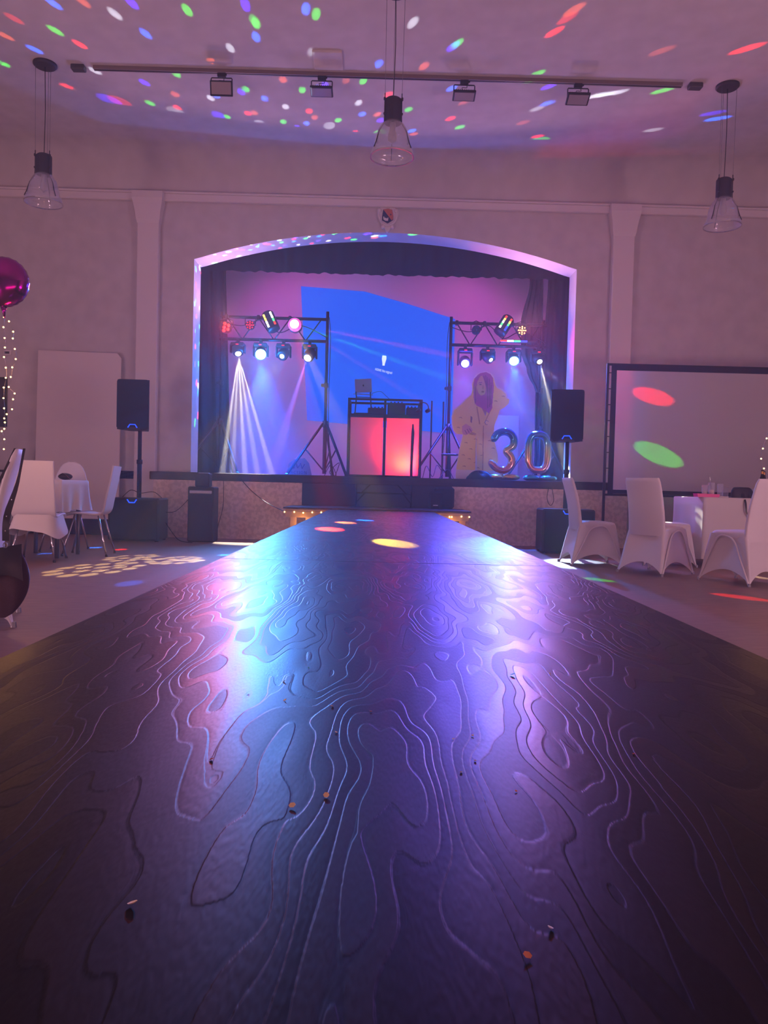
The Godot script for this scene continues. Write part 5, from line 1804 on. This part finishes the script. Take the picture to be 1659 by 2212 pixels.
func shell_chair(label, at, facing, skirted, round_top = false, h = 0.985):
	var t = thing("shell_chair", label, "chair", at, -deg_to_rad(facing), "slim white chairs with metal legs")
	var prof = curve([Vector2(-0.215, 0.435), Vector2(-0.19, 0.465), Vector2(-0.05, 0.465), Vector2(0.12, 0.45), Vector2(0.185, 0.49), Vector2(0.215, 0.62), Vector2(0.255, 0.82), Vector2(0.285, h)], 5)
	var rows = []
	var rows2 = []
	for i in prof.size():
		var p = prof[i]
		var q = prof[mini(i + 1, prof.size() - 1)] - prof[maxi(i - 1, 0)]
		var nrm = Vector2(-q.y, q.x).normalized() * 0.011
		var f = float(i) / (prof.size() - 1)
		var row = []
		var row2 = []
		for k in 13:
			var u = k / 12.0 * 2.0 - 1.0
			var w = 0.20
			if round_top and f > 0.72:
				w = 0.20 * sqrt(maxf(0.02, 1.0 - pow((f - 0.72) / 0.28, 2.0)))
			row.append(Vector3(u * w, p.y + nrm.y, p.x + nrm.x))
			row2.append(Vector3(u * w, p.y - nrm.y, p.x - nrm.x))
		rows.append(row)
		rows2.append(row2)
	var st = start()
	sheet(st, rows)
	sheet(st, rows2, 0, true)
	for k in [0, 12]:
		var a = []
		var b = []
		for i in rows.size():
			a.append(rows[i][k])
			b.append(rows2[i][k])
		sheet(st, [a, b], 1)
	sheet(st, [rows[0], rows2[0]], 1)
	sheet(st, [rows[-1], rows2[-1]], 1)
	put("seat_shell", st, M.white_stretch, t)
	st = start()
	for s in [-1, 1]:
		var edge = []
		for i in rows.size():
			edge.append((rows[i][0 if s < 0 else 12] + rows2[i][0 if s < 0 else 12]) / 2.0)
		tube(st, edge, 0.011, 6)
	put("piping", st, M.white_stretch, t)
	for q in [Vector2(-1, -1), Vector2(1, -1), Vector2(1, 1), Vector2(-1, 1)]:
		st = start()
		tube(st, [Vector3(q.x * 0.13, 0.45, q.y * 0.12), Vector3(q.x * 0.21, 0.012, q.y * 0.23)], 0.0105, 8)
		var leg = put("leg", st, M.chrome, t)
		st = start()
		lathe(st, [Vector2(0.0, 0.0), Vector2(0.014, 0.0), Vector2(0.014, 0.02), Vector2(0.0, 0.02)], Transform3D(Basis(), Vector3(q.x * 0.21, 0, q.y * 0.23)), 10, -1)
		put("foot", st, M.black_plastic, leg)
	if skirted:
		st = start()
		var sk = []
		for v in 7:
			var f = v / 6.0
			var row = []
			for k in 41:
				var a = TAU * k / 40.0
				var x = signf(cos(a)) * pow(absf(cos(a)), 0.5) * (0.205 + 0.05 * f)
				var z = signf(sin(a)) * pow(absf(sin(a)), 0.5) * (0.205 + 0.05 * f)
				row.append(Vector3(x, 0.47 - (0.19 + 0.05 * sin(a * 2.0 + 0.6)) * f, z))
			sk.append(row)
		sheet(st, sk)
		put("cover_skirt", st, M.white_stretch, t)
	return t

func left_side():
	# large white board leaning on the wall
	var st = start()
	var b = Basis(Vector3(1, 0, 0), -0.035)
	prism(st, [Vector2(-0.64, 0.0), Vector2(0.64, 0.0), Vector2(0.62, 2.46), Vector2(0.56, 2.53), Vector2(-0.64, 2.55)], -0.018, 0.018)
	var o = put("leaning_board", st, M.white_board)
	o.transform = Transform3D(b, Vector3(-4.58, 0.235, -11.82))
	tag(o, "tall white board with rounded corner leaning on the wall", "board")
	st = start()
	bx(st, Vector3(-4.6, 0.118, -11.85), Vector3(1.5, 0.235, 0.26), 0.01)  # dark box between the board and the floor
	o = put("low_dark_block", st, mat("dark_brown", Color(0.14, 0.10, 0.10), 0.7))
	tag(o, "low dark block under the tall white board", "plinth")
	# table and chairs
	cloth_table("small table with chrome legs under a short white cloth", "short white cloth over the small table by the white board", Vector3(-3.56, 0, -8.35), deg_to_rad(-4.0), 0.62, 0.62, 0.815, 0.32, 0.022)
	shell_chair("white chair with cover skirt, its back before the small table", Vector3(-3.42, 0, -7.85), -8.0, true, false, 1.0)
	shell_chair("white round-backed chair behind the small table", Vector3(-3.62, 0, -9.0), 172.0, false, true, 1.03)
	shell_chair("white chair seen from the side at the small table by the subwoofer", Vector3(-3.17, 0, -8.55), -97.0, false)
	covered_chair("white covered chair with the sequinned handbag slung over its back", Vector3(-2.37, 0, -4.39), -112.0)
	var dk = thing("camera_bag", "little dark bag on the small cloth-covered table", "bag", Vector3(-3.32, 0.82, -8.25))
	st = start()
	blob(st, Vector3(0, 0.035, 0), Vector3(0.075, 0.036, 0.06), 16, 8)
	put("body", st, M.leather, dk)
	st = start()
	tube(st, curve([Vector3(-0.06, 0.03, 0.03), Vector3(0.0, 0.065, 0.06), Vector3(0.06, 0.02, 0.07), Vector3(0.07, 0.008, 0.05)]), 0.006, 6)
	put("strap", st, M.leather, dk)
	# shoulder bag hanging from the near chair
	var t = thing("shoulder_bag", "dark sequinned shoulder bag hanging from the near chair by studded straps", "bag", Vector3(-1.99, 0, -4.13))
	var rows = []
	for i in 17:
		var f = i / 16.0
		var w = 0.125 * pow(sin(PI * lerpf(0.16, 0.995, f)), 0.55)
		var dd = 0.05 * sin(PI * lerpf(0.12, 0.99, f))
		var row = []
		for k in 33:
			var a = TAU * k / 32.0
			row.append(Vector3(w * cos(a) + 0.02 * sin(f * 3.0), lerpf(0.43, 0.075, f) + 0.02 * cos(a) * (1.0 - f), dd * sin(a) * (1.0 + 0.15 * sin(a * 5.0 + f * 6.0))))
		rows.append(row)
	st = start()
	sheet(st, rows)
	put("body", st, M.sequin_cloth, t)
	st = start()
	rows = []
	for i in 5:
		var f = i / 4.0
		var row = []
		for k in 17:
			var u = k / 16.0 * 2.0 - 1.0
			row.append(Vector3(u * (0.10 + 0.02 * f) + 0.012, lerpf(0.455, 0.31, f) - 0.05 * u * u * f + 0.02 * u, 0.045 + 0.022 * sin(f * PI * 0.6) - 0.02 * u * u))
		rows.append(row)
	sheet(st, rows)
	put("flap", st, M.leather, t)
	for e in [[[0.0, 0.99], [0.03, 0.80], [0.04, 0.62], [0.035, 0.49]], [[-0.05, 0.99], [-0.07, 0.80], [-0.095, 0.60], [-0.10, 0.47]]]:
		var c = curve([Vector3(e[0][0], e[0][1], -0.24), Vector3(e[1][0], e[1][1], -0.10), Vector3(e[2][0], e[2][1], 0.04), Vector3(e[3][0], e[3][1], 0.04)], 4)
		var l = []
		var r = []
		for i in c.size():
			var w = lerpf(0.008, 0.019, clampf((i - 3) / 4.0, 0, 1))
			l.append(c[i] + Vector3(-w, 0, 0))
			r.append(c[i] + Vector3(w, 0, 0.003))
		st = start()
		sheet(st, [l, r])
		var strap = put("strap", st, M.leather, t)
		for k in 3:
			st = start()
			blob(st, c[c.size() - 3 - 2 * k] + Vector3(0, 0, 0.004), Vector3(0.004, 0.004, 0.003), 8, 5)
			put("stud", st, M.chrome, strap)
		st = start()
		var ring = []
		for k in 12:
			ring.append(c[-1] + Vector3(0.012 * cos(TAU * k / 12.0), -0.022 + 0.014 * sin(TAU * k / 12.0), 0.004))
		tube(st, ring, 0.0028, 6, true)
		put("ring", st, M.brushed, strap)
	# magenta balloon with two strands of fairy lights
	foil_balloon("magenta foil balloon above hanging fairy lights by the dark poster", Vector3(-3.29, 2.52, -6.8))
	fairy_string("two strands of warm fairy lights hanging below the magenta balloon", -6.8, [[[-3.284, 2.218], [-3.288, 2.132], [-3.277, 2.039], [-3.274, 1.957], [-3.281, 1.874], [-3.265, 1.783], [-3.264, 1.695], [-3.281, 1.61], [-3.282, 1.518], [-3.276, 1.43], [-3.274, 1.342], [-3.268, 1.307], [-3.273, 1.251], [-3.295, 1.23], [-3.272, 1.161], [-3.275, 1.074]], [[-3.241, 2.184], [-3.204, 2.096], [-3.206, 2.037], [-3.188, 1.947], [-3.179, 1.859], [-3.209, 1.787], [-3.221, 1.703], [-3.238, 1.616], [-3.186, 1.561], [-3.199, 1.51], [-3.207, 1.423], [-3.253, 1.379]]], 0.13)
	# dark poster, little sign, bottle
	t = thing("wall_poster", "dark framed poster on the wall behind the fairy lights", "poster", Vector3(-6.02, 1.62, WALL))
	st = start()
	bx(st, Vector3(0, 0.37, 0.012), Vector3(0.58, 0.76, 0.024), 0.004)
	put("frame", st, M.black_plastic, t)
	st = start()
	bx(st, Vector3(0, 0.37, 0.025), Vector3(0.53, 0.71, 0.004), 0.001)
	put("print", st, mat("poster_print", Color(0.16, 0.10, 0.14), 0.5), t)
	t = thing("wall_sign", "small dark sign in pale holder on wall above the poster", "sign", Vector3(-5.73, 2.72, WALL))
	st = start()
	bx(st, Vector3(0, 0.03, 0.008), Vector3(0.12, 0.075, 0.016), 0.003)
	put("holder", st, M.plaster_trim, t)
	st = start()
	bx(st, Vector3(-0.01, 0.028, 0.017), Vector3(0.075, 0.034, 0.004), 0.001)
	put("plate", st, M.black_plastic, t)
	var bt = thing("side_table", "narrow dark side table against the wall behind the fairy lights", "table", Vector3(-5.45, 0, -11.6))
	st = start()
	bx(st, Vector3(0, 0.93, 0), Vector3(0.5, 0.03, 0.4), 0.005)
	put("tabletop", st, M.dark_brown, bt)
	for q in [Vector2(-1, -1), Vector2(1, -1), Vector2(1, 1), Vector2(-1, 1)]:
		st = start()
		bx(st, Vector3(q.x * 0.22, 0.46, q.y * 0.17), Vector3(0.03, 0.92, 0.03), 0.003)
		put("leg", st, M.dark_brown, bt)
	bottle("dark bottle on the side table beside the white board", Vector3(-5.33, 0.945, -11.55), 0.95)

# ---------------------------------------------------------------- confetti on the catwalk

func confetti():
	var mats = [mat("sequin_gold", Color(1.0, 0.90, 0.70), 0.35, 0.0), mat("sequin_silver", Color(0.97, 0.97, 0.98), 0.35, 0.0), mat("sequin_copper", Color(0.88, 0.55, 0.40), 0.35, 0.0), mat("sequin_teal_glint", Color(0.40, 0.97, 0.92), 0.35, 0.0)]
	var names = ["gold", "silver", "copper", "teal"]
	for e in [[-0.14, -1.213, 0, 0.003], [-0.126, -1.105, 0, 0.003], [-0.057, -1.08, 1, 0.003], [-0.045, -0.965, 0, 0.0025], [-0.179, -0.86, 2, 0.003], [-0.044, -0.764, 0, 0.004], [-0.075, -0.737, 0, 0.0045], [0.234, -1.288, 3, 0.006], [0.101, -0.949, 1, 0.002], [0.127, -0.964, 1, 0.0025], [0.119, -0.874, 0, 0.002], [0.099, -0.838, 1, 0.002], [0.15, -0.787, 2, 0.002], [0.13, -0.538, 1, 0.003], [0.107, -0.504, 2, 0.004], [-0.172, -0.558, 0, 0.005], [-0.002, -1.059, 2, 0.0025], [0.3, -1.304, 1, 0.0025], [0.312, -0.909, 2, 0.002], [-0.11, -1.307, 3, 0.002]]:  # the larger teal disc is a deck reflection built as a sequin
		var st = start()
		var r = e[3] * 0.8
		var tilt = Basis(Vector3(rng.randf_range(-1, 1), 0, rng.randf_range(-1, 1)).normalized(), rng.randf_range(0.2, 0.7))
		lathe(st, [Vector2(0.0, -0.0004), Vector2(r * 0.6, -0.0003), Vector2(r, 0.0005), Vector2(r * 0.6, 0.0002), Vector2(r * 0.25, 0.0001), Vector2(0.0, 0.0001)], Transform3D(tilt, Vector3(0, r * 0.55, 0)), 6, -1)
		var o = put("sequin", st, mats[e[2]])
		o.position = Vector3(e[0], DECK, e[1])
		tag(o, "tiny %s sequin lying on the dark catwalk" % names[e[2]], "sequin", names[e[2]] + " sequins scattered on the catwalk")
